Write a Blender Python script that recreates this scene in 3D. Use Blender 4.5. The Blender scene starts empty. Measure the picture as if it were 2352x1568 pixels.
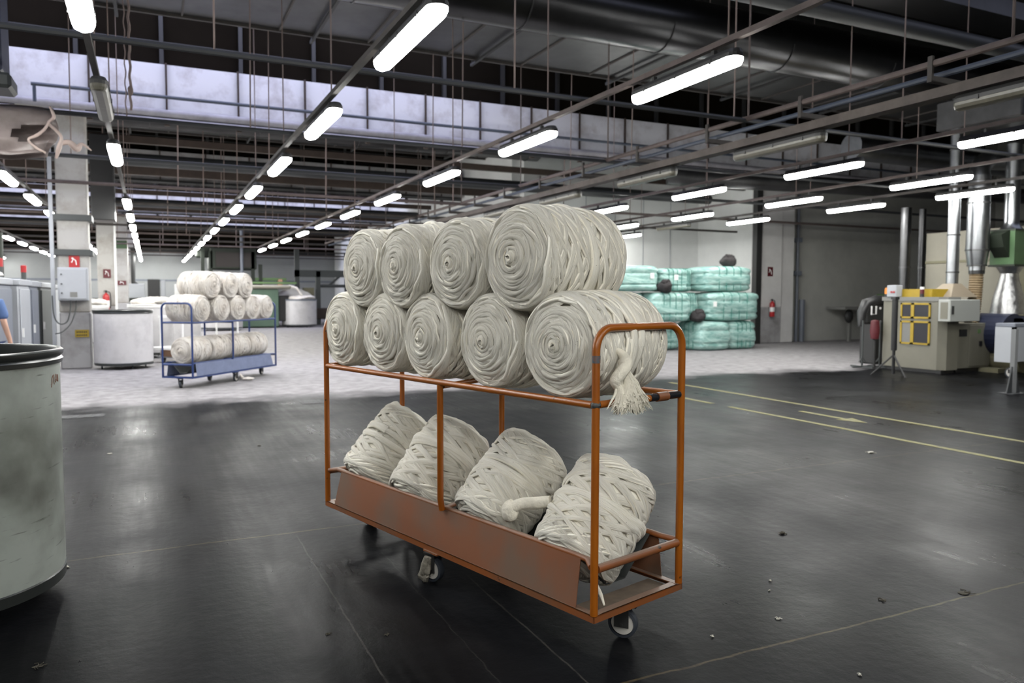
import bpy, math, random
import numpy as np
from mathutils import Vector, Matrix

C = bpy.context.scene.collection
sc = bpy.context.scene
PI = math.pi
rnd = random.Random(7)

# ------------------------------------------------------------------ camera
cam_d = bpy.data.cameras.new('camera'); cam = bpy.data.objects.new('camera', cam_d); C.objects.link(cam)
yaw, pitch, roll = 0.440307, -0.059034, 0.002210
cy, sy, cp, sp = math.cos(yaw), math.sin(yaw), math.cos(pitch), math.sin(pitch)
fw = Vector((sy*cp, cy*cp, sp)); rt = Vector((cy, -sy, 0)); up = rt.cross(fw)
cr, sr = math.cos(roll), math.sin(roll)
r2 = cr*rt + sr*up; u2 = -sr*rt + cr*up
m = Matrix((r2, u2, -fw)).transposed().to_4x4(); m.translation = Vector((0, 0, 1.5))
cam.matrix_world = m
cam_d.sensor_width = 36; cam_d.lens = 1765/2352*36
cam_d.clip_end = 200; cam_d.clip_start = .05
cam_d.dof.use_dof = True; cam_d.dof.focus_distance = 3.25; cam_d.dof.aperture_fstop = 3.2
sc.camera = cam

# ------------------------------------------------------------------ world, exposure, light strengths
w = bpy.data.worlds.new('world'); sc.world = w; w.use_nodes = True
w.node_tree.nodes['Background'].inputs[0].default_value = (.62, .66, .85, 1)
w.node_tree.nodes['Background'].inputs[1].default_value = .35
sc.view_settings.view_transform = 'Standard'; sc.view_settings.look = 'None'
sc.view_settings.gamma = 1; sc.view_settings.use_curve_mapping = False
sc.view_settings.exposure = 2.1
LAMP = 20.0          # radiance of a lit lamp diffuser
ROOF = 1.55           # radiance of the rooflight panes (daylight behind translucent glass)
sc.cycles.use_denoising = True
sc.cycles.max_bounces = 6; sc.cycles.diffuse_bounces = 4; sc.cycles.glossy_bounces = 3
sc.cycles.sample_clamp_indirect = 6; sc.cycles.caustics_reflective = False; sc.cycles.caustics_refractive = False
sc.cycles.use_adaptive_sampling = False
CEIL = 8.2
LZ = 3.55            # lamp height
BAY = 10.4

# ------------------------------------------------------------------ materials
def nt(name):
    mt = bpy.data.materials.new(name); mt.use_nodes = True
    return mt, mt.node_tree.nodes, mt.node_tree.links, mt.node_tree.nodes['Principled BSDF']
def mat(name, col, rough=.6, metal=0, noise=0, nscale=6, bump=0, bscale=40, col2=None, spec=.5, thr=None, stretch=None):
    mt, N, L, b = nt(name)
    b.inputs['Base Color'].default_value = (*col, 1); b.inputs['Roughness'].default_value = rough
    b.inputs['Metallic'].default_value = metal; b.inputs['Specular IOR Level'].default_value = spec
    tc = N.new('ShaderNodeTexCoord'); src = tc.outputs['Object']
    if stretch:
        mp = N.new('ShaderNodeMapping'); mp.inputs['Scale'].default_value = stretch; L.new(src, mp.inputs[0]); src = mp.outputs[0]
    if noise or col2:
        n = N.new('ShaderNodeTexNoise'); n.inputs['Scale'].default_value = nscale; n.inputs['Detail'].default_value = 6
        n.inputs['Roughness'].default_value = .65
        L.new(src, n.inputs['Vector'])
        r = N.new('ShaderNodeValToRGB')
        c2 = col2 or tuple(c*(1-noise) for c in col)
        r.color_ramp.elements[0].color = (*c2, 1); r.color_ramp.elements[1].color = (*col, 1)
        a, z = thr or (.35, .65)
        r.color_ramp.elements[0].position = a; r.color_ramp.elements[1].position = z
        L.new(n.outputs['Fac'], r.inputs[0]); L.new(r.outputs[0], b.inputs['Base Color'])
    if bump:
        n2 = N.new('ShaderNodeTexNoise'); n2.inputs['Scale'].default_value = bscale; n2.inputs['Detail'].default_value = 4
        L.new(src, n2.inputs['Vector'])
        bp = N.new('ShaderNodeBump'); bp.inputs['Strength'].default_value = bump; bp.inputs['Distance'].default_value = .02
        L.new(n2.outputs['Fac'], bp.inputs['Height']); L.new(bp.outputs[0], b.inputs['Normal'])
    return mt
def emit(name, col, s):
    mt, N, L, b = nt(name)
    b.inputs['Base Color'].default_value = (.6, .6, .6, 1)
    b.inputs['Emission Color'].default_value = (*col, 1); b.inputs['Emission Strength'].default_value = s
    return mt

M = {}
M['lamp'] = emit('lamp_glow', (1, 1, .96), LAMP)
M['roof'] = emit('rooflight_glass', (.70, .73, 1.0), ROOF)
M['lamp_off'] = mat('lamp_unlit_plastic', (.12, .112, .085), .35, noise=.25, nscale=9)
M['lamp_body'] = mat('lamp_housing_dark', (.035, .035, .035), .5)
M['conduit'] = mat('conduit_dark', (.055, .048, .044), .75, 0, noise=.3, nscale=5)
M['pipe_dark'] = mat('pipe_painted_dark', (.028, .030, .033), .5)
M['pipe_brown'] = mat('pipe_brown', (.04, .025, .018), .6, noise=.3)
M['pipe_blue'] = mat('pipe_blue_grey', (.05, .062, .088), .5)
M['pipe_pink'] = mat('pipe_dusty_pink', (.11, .084, .077), .7, noise=.3)
M['rope'] = mat('rope_dusty', (.20, .155, .14), .9)
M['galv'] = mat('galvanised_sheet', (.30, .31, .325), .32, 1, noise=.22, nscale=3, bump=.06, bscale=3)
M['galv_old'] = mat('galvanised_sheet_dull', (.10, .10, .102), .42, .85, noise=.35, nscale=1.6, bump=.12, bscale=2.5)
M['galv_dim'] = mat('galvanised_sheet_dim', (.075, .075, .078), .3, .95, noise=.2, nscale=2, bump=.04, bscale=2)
M['duct_dark'] = mat('duct_dark_sheet', (.06, .06, .063), .33, .9, noise=.2, nscale=2)
M['ceil'] = mat('ceiling_painted', (.035, .034, .032), .9, noise=.3, nscale=.6, spec=.05)
M['brown_panel'] = mat('roof_panel_brown', (.010, .0082, .0062), .85, noise=.25, nscale=.8, spec=0)
M['beam_white'] = mat('beam_whitewash', (.62, .62, .66), .85, col2=(.43, .41, .43), nscale=2.2, thr=(.30, .52), bump=.1, bscale=14)
M['pipe_white'] = mat('pipe_whitewash', (.34, .33, .36), .8, noise=.3, nscale=3)
M['concrete_pale'] = mat('column_paint_pale', (.62, .61, .60), .8, noise=.15, nscale=1)
M['concrete'] = mat('column_paint', (.36, .35, .335), .8, col2=(.22, .20, .175), nscale=1.3, thr=(.30, .55), bump=.15, bscale=30)
M['concrete_low'] = mat('column_paint_lower', (.33, .325, .33), .7, col2=(.22, .21, .21), nscale=2, thr=(.3, .55))
M['wall_white'] = mat('wall_white_sheet', (.72, .73, .72), .7, noise=.12, nscale=.7)
M['wall_grey'] = mat('wall_grey', (.42, .42, .39), .85, noise=.2, nscale=.7)
M['wall_far'] = mat('wall_far', (.31, .32, .32), .8, noise=.12, nscale=.5)
M['cream'] = mat('cabin_cream', (.22, .205, .165), .7, noise=.12, nscale=1.2)
M['steel_dk'] = mat('steel_dark_post', (.018, .018, .018), .6)
M['red'] = mat('red_paint', (.35, .015, .018), .35)
M['red_dk'] = mat('red_dark', (.08, .005, .010), .5)
M['white_p'] = mat('white_paint', (.75, .75, .74), .5)
M['grey_cab'] = mat('cabinet_grey', (.34, .355, .38), .45, noise=.08, nscale=2)
M['grey_cab2'] = mat('cabinet_blue_grey', (.15, .165, .20), .45, noise=.1)
M['grey_dk'] = mat('cabinet_dark', (.045, .05, .05), .5)
M['yellow'] = mat('yellow_paint', (.34, .23, .010), .5, noise=.15)
M['black'] = mat('black_plastic', (.012, .012, .013), .4)
M['rubber'] = mat('rubber_dark', (.025, .03, .04), .6)
M['glass_dk'] = mat('dark_window', (.03, .03, .035), .15)
M['mesh_grey'] = mat('mesh_grille', (.16, .16, .15), .6)
M['mach_cream'] = mat('machine_cream', (.16, .153, .12), .5, noise=.12, nscale=2)
M['mach_dk'] = mat('machine_dark_green', (.008, .013, .007), .6)
M['mach_green'] = mat('machine_green', (.085, .14, .10), .55, noise=.15, nscale=2)
M['green_box'] = mat('cyclone_green', (.045, .095, .038), .5, noise=.15)
M['green_pale'] = mat('pale_green', (.09, .16, .06), .6)
M['navy'] = mat('navy_paint', (.009, .013, .036), .5)
M['blue_cart'] = mat('blue_cart_paint', (.016, .036, .13), .4, col2=(.012, .022, .06), nscale=20, thr=(.3, .45))
M['blue_sheet'] = mat('blue_cart_sheet', (.14, .17, .28), .5, noise=.25, nscale=5)
M['blue_cloth'] = mat('blue_work_shirt', (.08, .14, .31), .85, bump=.2, bscale=25)
M['navy_cloth'] = mat('dark_blue_trousers', (.06, .09, .20), .9)
M['skin'] = mat('skin', (.55, .34, .26), .6)
M['hair'] = mat('hair_dark', (.03, .02, .015), .7)
M['hose'] = mat('hose_beige', (.20, .145, .08), .6)
M['wood'] = mat('wood_block', (.45, .27, .17), .7, noise=.2)
M['funnel'] = mat('funnel_tan', (.20, .165, .12), .5)
M['alu'] = mat('foil_crinkled', (.42, .42, .42), .35, 1, noise=.4, nscale=6, bump=.8, bscale=9)
M['beige_dk'] = mat('motor_cover_olive', (.14, .13, .08), .7)
M['line'] = mat('floor_marking_yellow', (.15, .135, .018), .6, col2=(.05, .045, .02), nscale=9, thr=(.28, .5))
M['drain'] = mat('drain_iron', (.006, .006, .006), .6)
M['lint_d'] = mat('lint_dark', (.045, .04, .028), .95)
M['lint_w'] = mat('lint_white', (.5, .48, .42), .95)
M['bag'] = mat('dark_grey_sack', (.03, .026, .027), .9, noise=.5, nscale=7, bump=.5, bscale=16)
M['plastic_wrap'] = mat('plastic_wrap_dusty', (.30, .25, .24), .35, noise=.35, nscale=3, bump=.5, bscale=6)
M['tear'] = mat('torn_edge_pale', (.62, .50, .45), .6)
M['can_rim'] = mat('can_rim_dark', (.025, .028, .027), .3)
M['can_in'] = mat('can_inside', (.10, .12, .12), .5)

def m_can():
    mt, N, L, b = nt('can_body_white'); b.inputs['Roughness'].default_value = .45
    tc = N.new('ShaderNodeTexCoord')
    n = N.new('ShaderNodeTexNoise'); n.inputs['Scale'].default_value = 2.2; n.inputs['Detail'].default_value = 7; L.new(tc.outputs['Object'], n.inputs['Vector'])
    mp = N.new('ShaderNodeMapping'); mp.inputs['Scale'].default_value = (3, 3, 30); L.new(tc.outputs['Object'], mp.inputs[0])
    n2 = N.new('ShaderNodeTexNoise'); n2.inputs['Scale'].default_value = 1.5; n2.inputs['Detail'].default_value = 5; L.new(mp.outputs[0], n2.inputs['Vector'])
    r = N.new('ShaderNodeValToRGB'); r.color_ramp.elements[0].color = (.11, .115, .10, 1); r.color_ramp.elements[1].color = (.34, .37, .34, 1)
    r.color_ramp.elements[0].position = .32; r.color_ramp.elements[1].position = .6; L.new(n.outputs['Fac'], r.inputs[0])
    r2 = N.new('ShaderNodeValToRGB'); r2.color_ramp.elements[0].color = (.35, .35, .33, 1); r2.color_ramp.elements[1].color = (1, 1, 1, 1)
    r2.color_ramp.elements[0].position = .26; r2.color_ramp.elements[1].position = .36; L.new(n2.outputs['Fac'], r2.inputs[0])
    mx = N.new('ShaderNodeMix'); mx.data_type = 'RGBA'; mx.blend_type = 'MULTIPLY'; mx.inputs[0].default_value = 1
    L.new(r.outputs[0], mx.inputs[6]); L.new(r2.outputs[0], mx.inputs[7]); L.new(mx.outputs[2], b.inputs['Base Color'])
    return mt
M['can'] = m_can()
M['can_clean'] = mat('can_body_clean', (.50, .49, .50), .5, col2=(.40, .39, .40), nscale=3, thr=(.3, .55))

def m_wool(name, c1, c2):
    mt, N, L, b = nt(name); b.inputs['Roughness'].default_value = 1; b.inputs['Specular IOR Level'].default_value = .02
    b.inputs['Sheen Weight'].default_value = .25; b.inputs['Sheen Roughness'].default_value = .6
    uv = N.new('ShaderNodeUVMap')
    mp = N.new('ShaderNodeMapping'); mp.inputs['Scale'].default_value = (9, 26, 1); L.new(uv.outputs[0], mp.inputs[0])
    n = N.new('ShaderNodeTexNoise'); n.inputs['Scale'].default_value = 1; n.inputs['Detail'].default_value = 5; n.inputs['Distortion'].default_value = .4
    L.new(mp.outputs[0], n.inputs['Vector'])
    tc = N.new('ShaderNodeTexCoord')
    n2 = N.new('ShaderNodeTexNoise'); n2.inputs['Scale'].default_value = 5; n2.inputs['Detail'].default_value = 3; L.new(tc.outputs['Object'], n2.inputs['Vector'])
    mp3 = N.new('ShaderNodeMapping'); mp3.inputs['Scale'].default_value = (1.3, 2, 1); L.new(uv.outputs[0], mp3.inputs[0])
    n3 = N.new('ShaderNodeTexNoise'); n3.inputs['Scale'].default_value = 1.6; n3.inputs['Detail'].default_value = 2; L.new(mp3.outputs[0], n3.inputs['Vector'])
    ad = N.new('ShaderNodeMath'); ad.operation = 'ADD'; L.new(n2.outputs['Fac'], ad.inputs[0]); L.new(n3.outputs['Fac'], ad.inputs[1])
    hf = N.new('ShaderNodeMath'); hf.operation = 'MULTIPLY'; hf.inputs[1].default_value = .5; L.new(ad.outputs[0], hf.inputs[0])
    r = N.new('ShaderNodeValToRGB'); r.color_ramp.elements[0].color = (*c2, 1); r.color_ramp.elements[1].color = (*c1, 1)
    r.color_ramp.elements[0].position = .36; r.color_ramp.elements[1].position = .6; L.new(hf.outputs[0], r.inputs[0])
    sp_ = N.new('ShaderNodeTexNoise'); sp_.inputs['Scale'].default_value = 160; sp_.inputs['Detail'].default_value = 1; L.new(tc.outputs['Object'], sp_.inputs['Vector'])
    rs = N.new('ShaderNodeValToRGB'); rs.color_ramp.elements[0].color = (.25, .2, .13, 1); rs.color_ramp.elements[1].color = (1, 1, 1, 1)
    rs.color_ramp.elements[0].position = .20; rs.color_ramp.elements[1].position = .26; L.new(sp_.outputs['Fac'], rs.inputs[0])
    mx = N.new('ShaderNodeMix'); mx.data_type = 'RGBA'; mx.blend_type = 'MULTIPLY'; mx.inputs[0].default_value = .8
    L.new(r.outputs[0], mx.inputs[6]); L.new(rs.outputs[0], mx.inputs[7])
    rf = N.new('ShaderNodeValToRGB'); rf.color_ramp.elements[0].color = (.84, .81, .74, 1); rf.color_ramp.elements[1].color = (1, 1, 1, 1)
    rf.color_ramp.elements[0].position = .30; rf.color_ramp.elements[1].position = .55; L.new(n.outputs['Fac'], rf.inputs[0])
    m3 = N.new('ShaderNodeMix'); m3.data_type = 'RGBA'; m3.blend_type = 'MULTIPLY'; m3.inputs[0].default_value = .85
    L.new(mx.outputs[2], m3.inputs[6]); L.new(rf.outputs[0], m3.inputs[7]); L.new(m3.outputs[2], b.inputs['Base Color'])
    bp = N.new('ShaderNodeBump'); bp.inputs['Strength'].default_value = .9; bp.inputs['Distance'].default_value = .009
    L.new(n.outputs['Fac'], bp.inputs['Height']); L.new(bp.outputs[0], b.inputs['Normal'])
    return mt
M['wool'] = m_wool('wool_roving', (.93, .90, .81), (.86, .82, .72))
M['wool_white'] = m_wool('wool_roving_white', (.70, .675, .65), (.54, .49, .44))

M['wool_end'] = mat('wool_loose_fibre', (.74, .70, .60), .95, noise=.18, nscale=18, bump=.35, bscale=60, spec=.1)
M['wool_dusty'] = mat('wool_dusty_grey', (.26, .24, .20), .95, noise=.35, nscale=30, bump=.5, bscale=70, spec=.1)
def m_chip(name, c, c2, chip, dusty, amt=.36, rough=.32):
    """worn paint: dark chips, dust on it"""
    mt, N, L, b = nt(name); tc = N.new('ShaderNodeTexCoord')
    n = N.new('ShaderNodeTexNoise'); n.inputs['Scale'].default_value = 16; n.inputs['Detail'].default_value = 6; n.inputs['Roughness'].default_value = .6
    L.new(tc.outputs['Object'], n.inputs['Vector'])
    r = N.new('ShaderNodeValToRGB'); r.color_ramp.elements[0].color = (*chip, 1); r.color_ramp.elements[1].color = (1, 1, 1, 1)
    r.color_ramp.elements[0].position = amt-.03; r.color_ramp.elements[1].position = amt; L.new(n.outputs['Fac'], r.inputs[0])
    n2 = N.new('ShaderNodeTexNoise'); n2.inputs['Scale'].default_value = 3; n2.inputs['Detail'].default_value = 7; L.new(tc.outputs['Object'], n2.inputs['Vector'])
    r2 = N.new('ShaderNodeValToRGB'); r2.color_ramp.elements[0].color = (*c, 1); r2.color_ramp.elements[1].color = (*c2, 1)
    r2.color_ramp.elements[0].position = .42; r2.color_ramp.elements[1].position = .68; L.new(n2.outputs['Fac'], r2.inputs[0])
    mx = N.new('ShaderNodeMix'); mx.data_type = 'RGBA'; mx.blend_type = 'MULTIPLY'; mx.inputs[0].default_value = 1
    L.new(r2.outputs[0], mx.inputs[6]); L.new(r.outputs[0], mx.inputs[7])
    last = mx.outputs[2]
    if dusty:   # dust settles on faces that look up
        g = N.new('ShaderNodeNewGeometry'); s = N.new('ShaderNodeSeparateXYZ'); L.new(g.outputs['True Normal'], s.inputs[0])
        mr = N.new('ShaderNodeMapRange'); mr.inputs[1].default_value = .5; mr.inputs[2].default_value = 1; mr.inputs[4].default_value = dusty; L.new(s.outputs['Z'], mr.inputs[0])
        m2 = N.new('ShaderNodeMix'); m2.data_type = 'RGBA'; L.new(mr.outputs[0], m2.inputs[0]); L.new(last, m2.inputs[6]); m2.inputs[7].default_value = (.20, .17, .14, 1)
        last = m2.outputs[2]
    L.new(last, b.inputs['Base Color']); b.inputs['Roughness'].default_value = rough
    return mt
M['orange'] = m_chip('orange_tube_paint', (.29, .082, .005), (.23, .060, .005), (.05, .06, .08), 0, .34)
M['orange_low'] = m_chip('orange_tube_dusty', (.21, .060, .012), (.15, .062, .028), (.08, .07, .07), .6, .35, .5)
M['orange_sheet'] = m_chip('orange_sheet_dusty', (.19, .072, .034), (.145, .09, .062), (.45, .42, .40), .3, .30, .5)
M['caster_wheel'] = mat('caster_white_hub', (.5, .48, .45), .5)
M['tape'] = mat('black_tape', (.012, .013, .016), .2)

def m_floor():
    mt, N, L, b = nt('floor_concrete')
    g = N.new('ShaderNodeNewGeometry'); P = g.outputs['Position']
    s = N.new('ShaderNodeSeparateXYZ'); L.new(P, s.inputs[0])
    def noise(scale, det=6, vec=P, rough=.6, dist=0):
        n = N.new('ShaderNodeTexNoise'); n.inputs['Scale'].default_value = scale; n.inputs['Detail'].default_value = det
        n.inputs['Roughness'].default_value = rough; n.inputs['Distortion'].default_value = dist; L.new(vec, n.inputs['Vector']); return n.outputs['Fac']
    def mapr(v, a, z, o0=0, o1=1):
        q = N.new('ShaderNodeMapRange'); q.inputs[1].default_value = a; q.inputs[2].default_value = z; q.inputs[3].default_value = o0; q.inputs[4].default_value = o1
        L.new(v, q.inputs[0]); return q.outputs[0]
    def math_(op, a, c):
        q = N.new('ShaderNodeMath'); q.operation = op
        for i, v in enumerate((a, c)):
            if isinstance(v, (int, float)): q.inputs[i].default_value = v
            else: L.new(v, q.inputs[i])
        return q.outputs[0]
    def mix(f, a, c, mode='MIX'):
        q = N.new('ShaderNodeMix'); q.data_type = 'RGBA'; q.blend_type = mode
        for i, v in ((0, f), (6, a), (7, c)):
            if isinstance(v, (int, float)): q.inputs[i].default_value = v
            elif isinstance(v, tuple): q.inputs[i].default_value = (*v, 1)
            else: L.new(v, q.inputs[i])
        return q.outputs[2]
    n1 = noise(.9, 8); n2 = noise(5, 6)
    mp = N.new('ShaderNodeMapping'); mp.inputs['Scale'].default_value = (14, .7, 1); mp.inputs['Rotation'].default_value = (0, 0, .12); L.new(P, mp.inputs[0])
    streak = noise(1.2, 6, mp.outputs[0])
    # dark polished floor near, paler and rougher floor beyond y = 11.4
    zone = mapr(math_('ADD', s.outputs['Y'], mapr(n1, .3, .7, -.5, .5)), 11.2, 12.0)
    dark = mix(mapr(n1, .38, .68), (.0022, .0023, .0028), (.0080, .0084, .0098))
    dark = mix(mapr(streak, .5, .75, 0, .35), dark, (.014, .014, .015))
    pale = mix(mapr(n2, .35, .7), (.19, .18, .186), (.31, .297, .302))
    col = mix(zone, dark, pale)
    # dusty scuffs
    col = mix(mapr(noise(2.1, 5), .56, .80, 0, .25), col, (.03, .03, .0295))
    def line(axis, pos, wid, c, col, lo=None, hi=None, wob=.02, k=1.0):
        v = s.outputs[axis]
        d = math_('ABSOLUTE', math_('SUBTRACT', math_('ADD', v, mapr(n2, .3, .7, -wob, wob)), pos), 0)
        f = mapr(d, wid, wid*.4)
        if lo is not None:
            o = s.outputs['X' if axis == 'Y' else 'Y']
            f = math_('MULTIPLY', f, math_('MULTIPLY', mapr(o, lo-.2, lo), mapr(o, hi+.2, hi)))
        f = math_('MULTIPLY', f, mapr(noise(9, 4), .3, .55, .25*k, k))
        return mix(f, col, c)
    sand = (.055, .044, .024)
    col = line('Y', 4.93, .010, sand, col, -3, 1.4, .008); col = line('Y', 4.98, .010, (.05, .041, .025), col, 3.5, 8.6)
    col = line('Y', 2.44, .009, sand, col, 1.4, 6.5, .008)
    col = line('X', 4.70, .012, (.001, .001, .001), col, 1.5, 5.2, .005)
    col = line('X', .80, .006, (.035, .034, .031), col, 1.0, 4.7, .006); col = line('X', 1.51, .006, (.035, .033, .03), col, 1.5, 3.6, .006)
    col = line('X', 1.20, .004, (.018, .018, .017), col, 1.8, 4.4, .01)
    for yy in (7.9, 10.6, 13.5): col = line('Y', yy, .012, (.002, .002, .002), col, -5, 14, .01, .5)
    L.new(col, b.inputs['Base Color'])
    ro = mix(zone, mix(mapr(n1, .35, .7), (.25,)*3, (.43,)*3), (.62,)*3)
    ro = mix(mapr(streak, .4, .8, 0, .4), ro, (.5,)*3)
    L.new(ro, b.inputs['Roughness'])
    bp = N.new('ShaderNodeBump'); bp.inputs['Strength'].default_value = .10; bp.inputs['Distance'].default_value = .02
    L.new(noise(14, 6), bp.inputs['Height']); L.new(bp.outputs[0], b.inputs['Normal'])
    b.inputs['Specular IOR Level'].default_value = .028
    return mt
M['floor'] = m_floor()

def m_bale():
    mt, N, L, b = nt('bale_wrap_mint'); b.inputs['Roughness'].default_value = .45
    tc = N.new('ShaderNodeTexCoord')
    mp = N.new('ShaderNodeMapping'); mp.inputs['Scale'].default_value = (1, 1, 3.5); L.new(tc.outputs['Object'], mp.inputs[0])
    n = N.new('ShaderNodeTexNoise'); n.inputs['Scale'].default_value = 4; n.inputs['Detail'].default_value = 6; n.inputs['Distortion'].default_value = .8; L.new(mp.outputs[0], n.inputs['Vector'])
    r = N.new('ShaderNodeValToRGB'); r.color_ramp.elements[0].color = (.15, .30, .27, 1); r.color_ramp.elements[1].color = (.34, .50, .465, 1)
    r.color_ramp.elements[0].position = .34; r.color_ramp.elements[1].position = .6; L.new(n.outputs['Fac'], r.inputs[0]); L.new(r.outputs[0], b.inputs['Base Color'])
    bp = N.new('ShaderNodeBump'); bp.inputs['Strength'].default_value = .5; bp.inputs['Distance'].default_value = .03
    L.new(n.outputs['Fac'], bp.inputs['Height']); L.new(bp.outputs[0], b.inputs['Normal'])
    return mt
M['bale'] = m_bale()
M['bale_seam'] = mat('bale_wrap_seam', (.04, .20, .16), .5)

# ------------------------------------------------------------------ mesh helpers
class MB:
    def __init__(s): s.v = []; s.f = []; s.uv = {}
    def add(s, vs, fs):
        o = len(s.v); s.v += [tuple(p) for p in vs]; s.f += [tuple(i+o for i in f) for f in fs]; return s
    def box(s, x0, x1, y0, y1, z0, z1, bev=0, rot=None, org=None):
        if bev <= 0:
            vs = [(x, y, z) for x in (x0, x1) for y in (y0, y1) for z in (z0, z1)]
            fs = [(0, 1, 3, 2), (4, 6, 7, 5), (0, 4, 5, 1), (2, 3, 7, 6), (0, 2, 6, 4), (1, 5, 7, 3)]
        else:
            bev = min(bev, (x1-x0)/2.01, (y1-y0)/2.01, (z1-z0)/2.01)
            vs = []; c = ((x0+x1)/2, (y0+y1)/2, (z0+z1)/2); h = ((x1-x0)/2, (y1-y0)/2, (z1-z0)/2); idx = {}
            for sx in (-1, 1):
                for sy_ in (-1, 1):
                    for sz in (-1, 1):
                        sg = (sx, sy_, sz)
                        for a in range(3):
                            p = [c[i]+sg[i]*(h[i]-(0 if i == a else bev)) for i in range(3)]
                            idx[(sx, sy_, sz, a)] = len(vs); vs.append(tuple(p))
            fs = []
            for a in range(3):
                b_, c_ = (a+1) % 3, (a+2) % 3
                for sa in (-1, 1):
                    q = []
                    for sb, sc_ in ((-1, -1), (1, -1), (1, 1), (-1, 1)):
                        k = [0, 0, 0]; k[a] = sa; k[b_] = sb; k[c_] = sc_; q.append(idx[(*k, a)])
                    fs.append(tuple(q if sa > 0 else q[::-1]))
                    for sb in (-1, 1):   # edges between a-face and b-face
                        k1 = [0, 0, 0]; k1[a] = sa; k1[b_] = sb; k1[c_] = -1; k2 = list(k1); k2[c_] = 1
                        fs.append((idx[(*k1, a)], idx[(*k2, a)], idx[(*k2, b_)], idx[(*k1, b_)]))
            for sx in (-1, 1):
                for sy_ in (-1, 1):
                    for sz in (-1, 1): fs.append(tuple(idx[(sx, sy_, sz, a)] for a in range(3)))
        if rot is not None:
            o = Vector(org or (0, 0, 0)); vs = [tuple(o+rot @ (Vector(p)-o)) for p in vs]
        return s.add(vs, fs)
    def tube(s, path, r, n=10, cap=True, flat=1.0):
        P = [Vector(p) for p in path]; k = len(P); rs = [float(q) for q in r] if hasattr(r, "__len__") else [float(r)]*k
        t0 = (P[1]-P[0]).normalized(); u = Vector((0, 0, 1)) if abs(t0.z) < .9 else Vector((1, 0, 0))
        u = (u-t0*u.dot(t0)).normalized(); vs = []
        for i in range(k):
            t = ((P[i+1]-P[i]) if i == 0 else (P[i]-P[i-1]) if i == k-1 else ((P[i+1]-P[i]).normalized()+(P[i]-P[i-1]).normalized())).normalized()
            u = (u-t*u.dot(t)).normalized(); w_ = t.cross(u)
            for j in range(n):
                a = 2*PI*j/n; vs.append(tuple(P[i]+rs[i]*(math.cos(a)*u*flat+math.sin(a)*w_)))
        fs = [(i*n+j, i*n+(j+1) % n, (i+1)*n+(j+1) % n, (i+1)*n+j) for i in range(k-1) for j in range(n)]
        if cap: fs += [tuple(range(n))[::-1], tuple((k-1)*n+j for j in range(n))]
        return s.add(vs, fs)
    def lathe(s, prof, n=32, c=(0, 0, 0), cap0=False, cap1=False):
        vs = [(c[0]+r*math.cos(2*PI*j/n), c[1]+r*math.sin(2*PI*j/n), c[2]+z) for r, z in prof for j in range(n)]
        k = len(prof); fs = [(i*n+j, i*n+(j+1) % n, (i+1)*n+(j+1) % n, (i+1)*n+j) for i in range(k-1) for j in range(n)]
        if cap0: fs.append(tuple(range(n))[::-1])
        if cap1: fs.append(tuple((k-1)*n+j for j in range(n)))
        return s.add(vs, fs)
    def prism(s, poly, y0, y1, axis='y'):
        n = len(poly)
        f = {'y': lambda a, b_, t: (a, t, b_), 'x': lambda a, b_, t: (t, a, b_), 'z': lambda a, b_, t: (a, b_, t)}[axis]
        vs = [f(a, b_, y0) for a, b_ in poly]+[f(a, b_, y1) for a, b_ in poly]
        fs = [tuple(range(n)), tuple(range(2*n-1, n-1, -1))]+[(i, i+n, (i+1) % n+n, (i+1) % n) for i in range(n)]
        return s.add(vs, fs)
    def blob(s, c, r, n=14, seed=0, amp=.15):
        rr = random.Random(seed); ph = [rr.uniform(0, 6) for _ in range(6)]; vs = []; r = r if hasattr(r, '__len__') else (r, r, r)
        k = n//2
        for i in range(k+1):
            th = PI*i/k
            for j in range(n):
                a = 2*PI*j/n; q = 1+amp*(math.sin(3*a+ph[0]+2*th)+math.sin(2*th*2+ph[1]+a)+.6*math.sin(5*a+ph[2]-3*th))/2.2
                vs.append((c[0]+r[0]*q*math.sin(th)*math.cos(a), c[1]+r[1]*q*math.sin(th)*math.sin(a), c[2]+r[2]*q*math.cos(th)))
        fs = [(i*n+j, (i+1)*n+j, (i+1)*n+(j+1) % n, i*n+(j+1) % n) for i in range(k) for j in range(n)]
        return s.add(vs, fs)
    def build(s, name, mt, parent=None, smooth=False, loc=None, fix=True):
        me = bpy.data.meshes.new(name); me.from_pydata(s.v, [], s.f); me.materials.append(mt)
        if fix:
            import bmesh
            bm = bmesh.new(); bm.from_mesh(me); bmesh.ops.recalc_face_normals(bm, faces=bm.faces); bm.to_mesh(me); bm.free()
        if smooth:
            me.shade_smooth()
            try: me.set_sharp_from_angle(angle=math.radians(40))
            except Exception: pass
        o = bpy.data.objects.new(name, me); C.objects.link(o)
        if loc: o.location = loc
        if parent is not None: o.parent = parent
        return o
def tag(o, label=None, cat=None, group=None, kind=None):
    if label: o['label'] = label
    if cat: o['category'] = cat
    if group: o['group'] = group
    if kind: o['kind'] = kind
    return o
def thing(name, label, cat, loc=(0, 0, 0), rz=0, group=None):
    o = bpy.data.objects.new(name, None); C.objects.link(o); o.location = loc; o.rotation_euler = (0, 0, rz); o.empty_display_size = .1
    return tag(o, label, cat, group)
def copy_tree(o, parent=None):
    c = o.copy(); C.objects.link(c)
    if parent is not None: c.parent = parent
    for ch in [x for x in C.objects if x.parent == o]: copy_tree(ch, c)
    return c
def struct(name, mb, mt, **k): return tag(mb.build(name, mt, **k), kind='structure')
def B(*a, **k): return MB().box(*a, **k)

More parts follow.
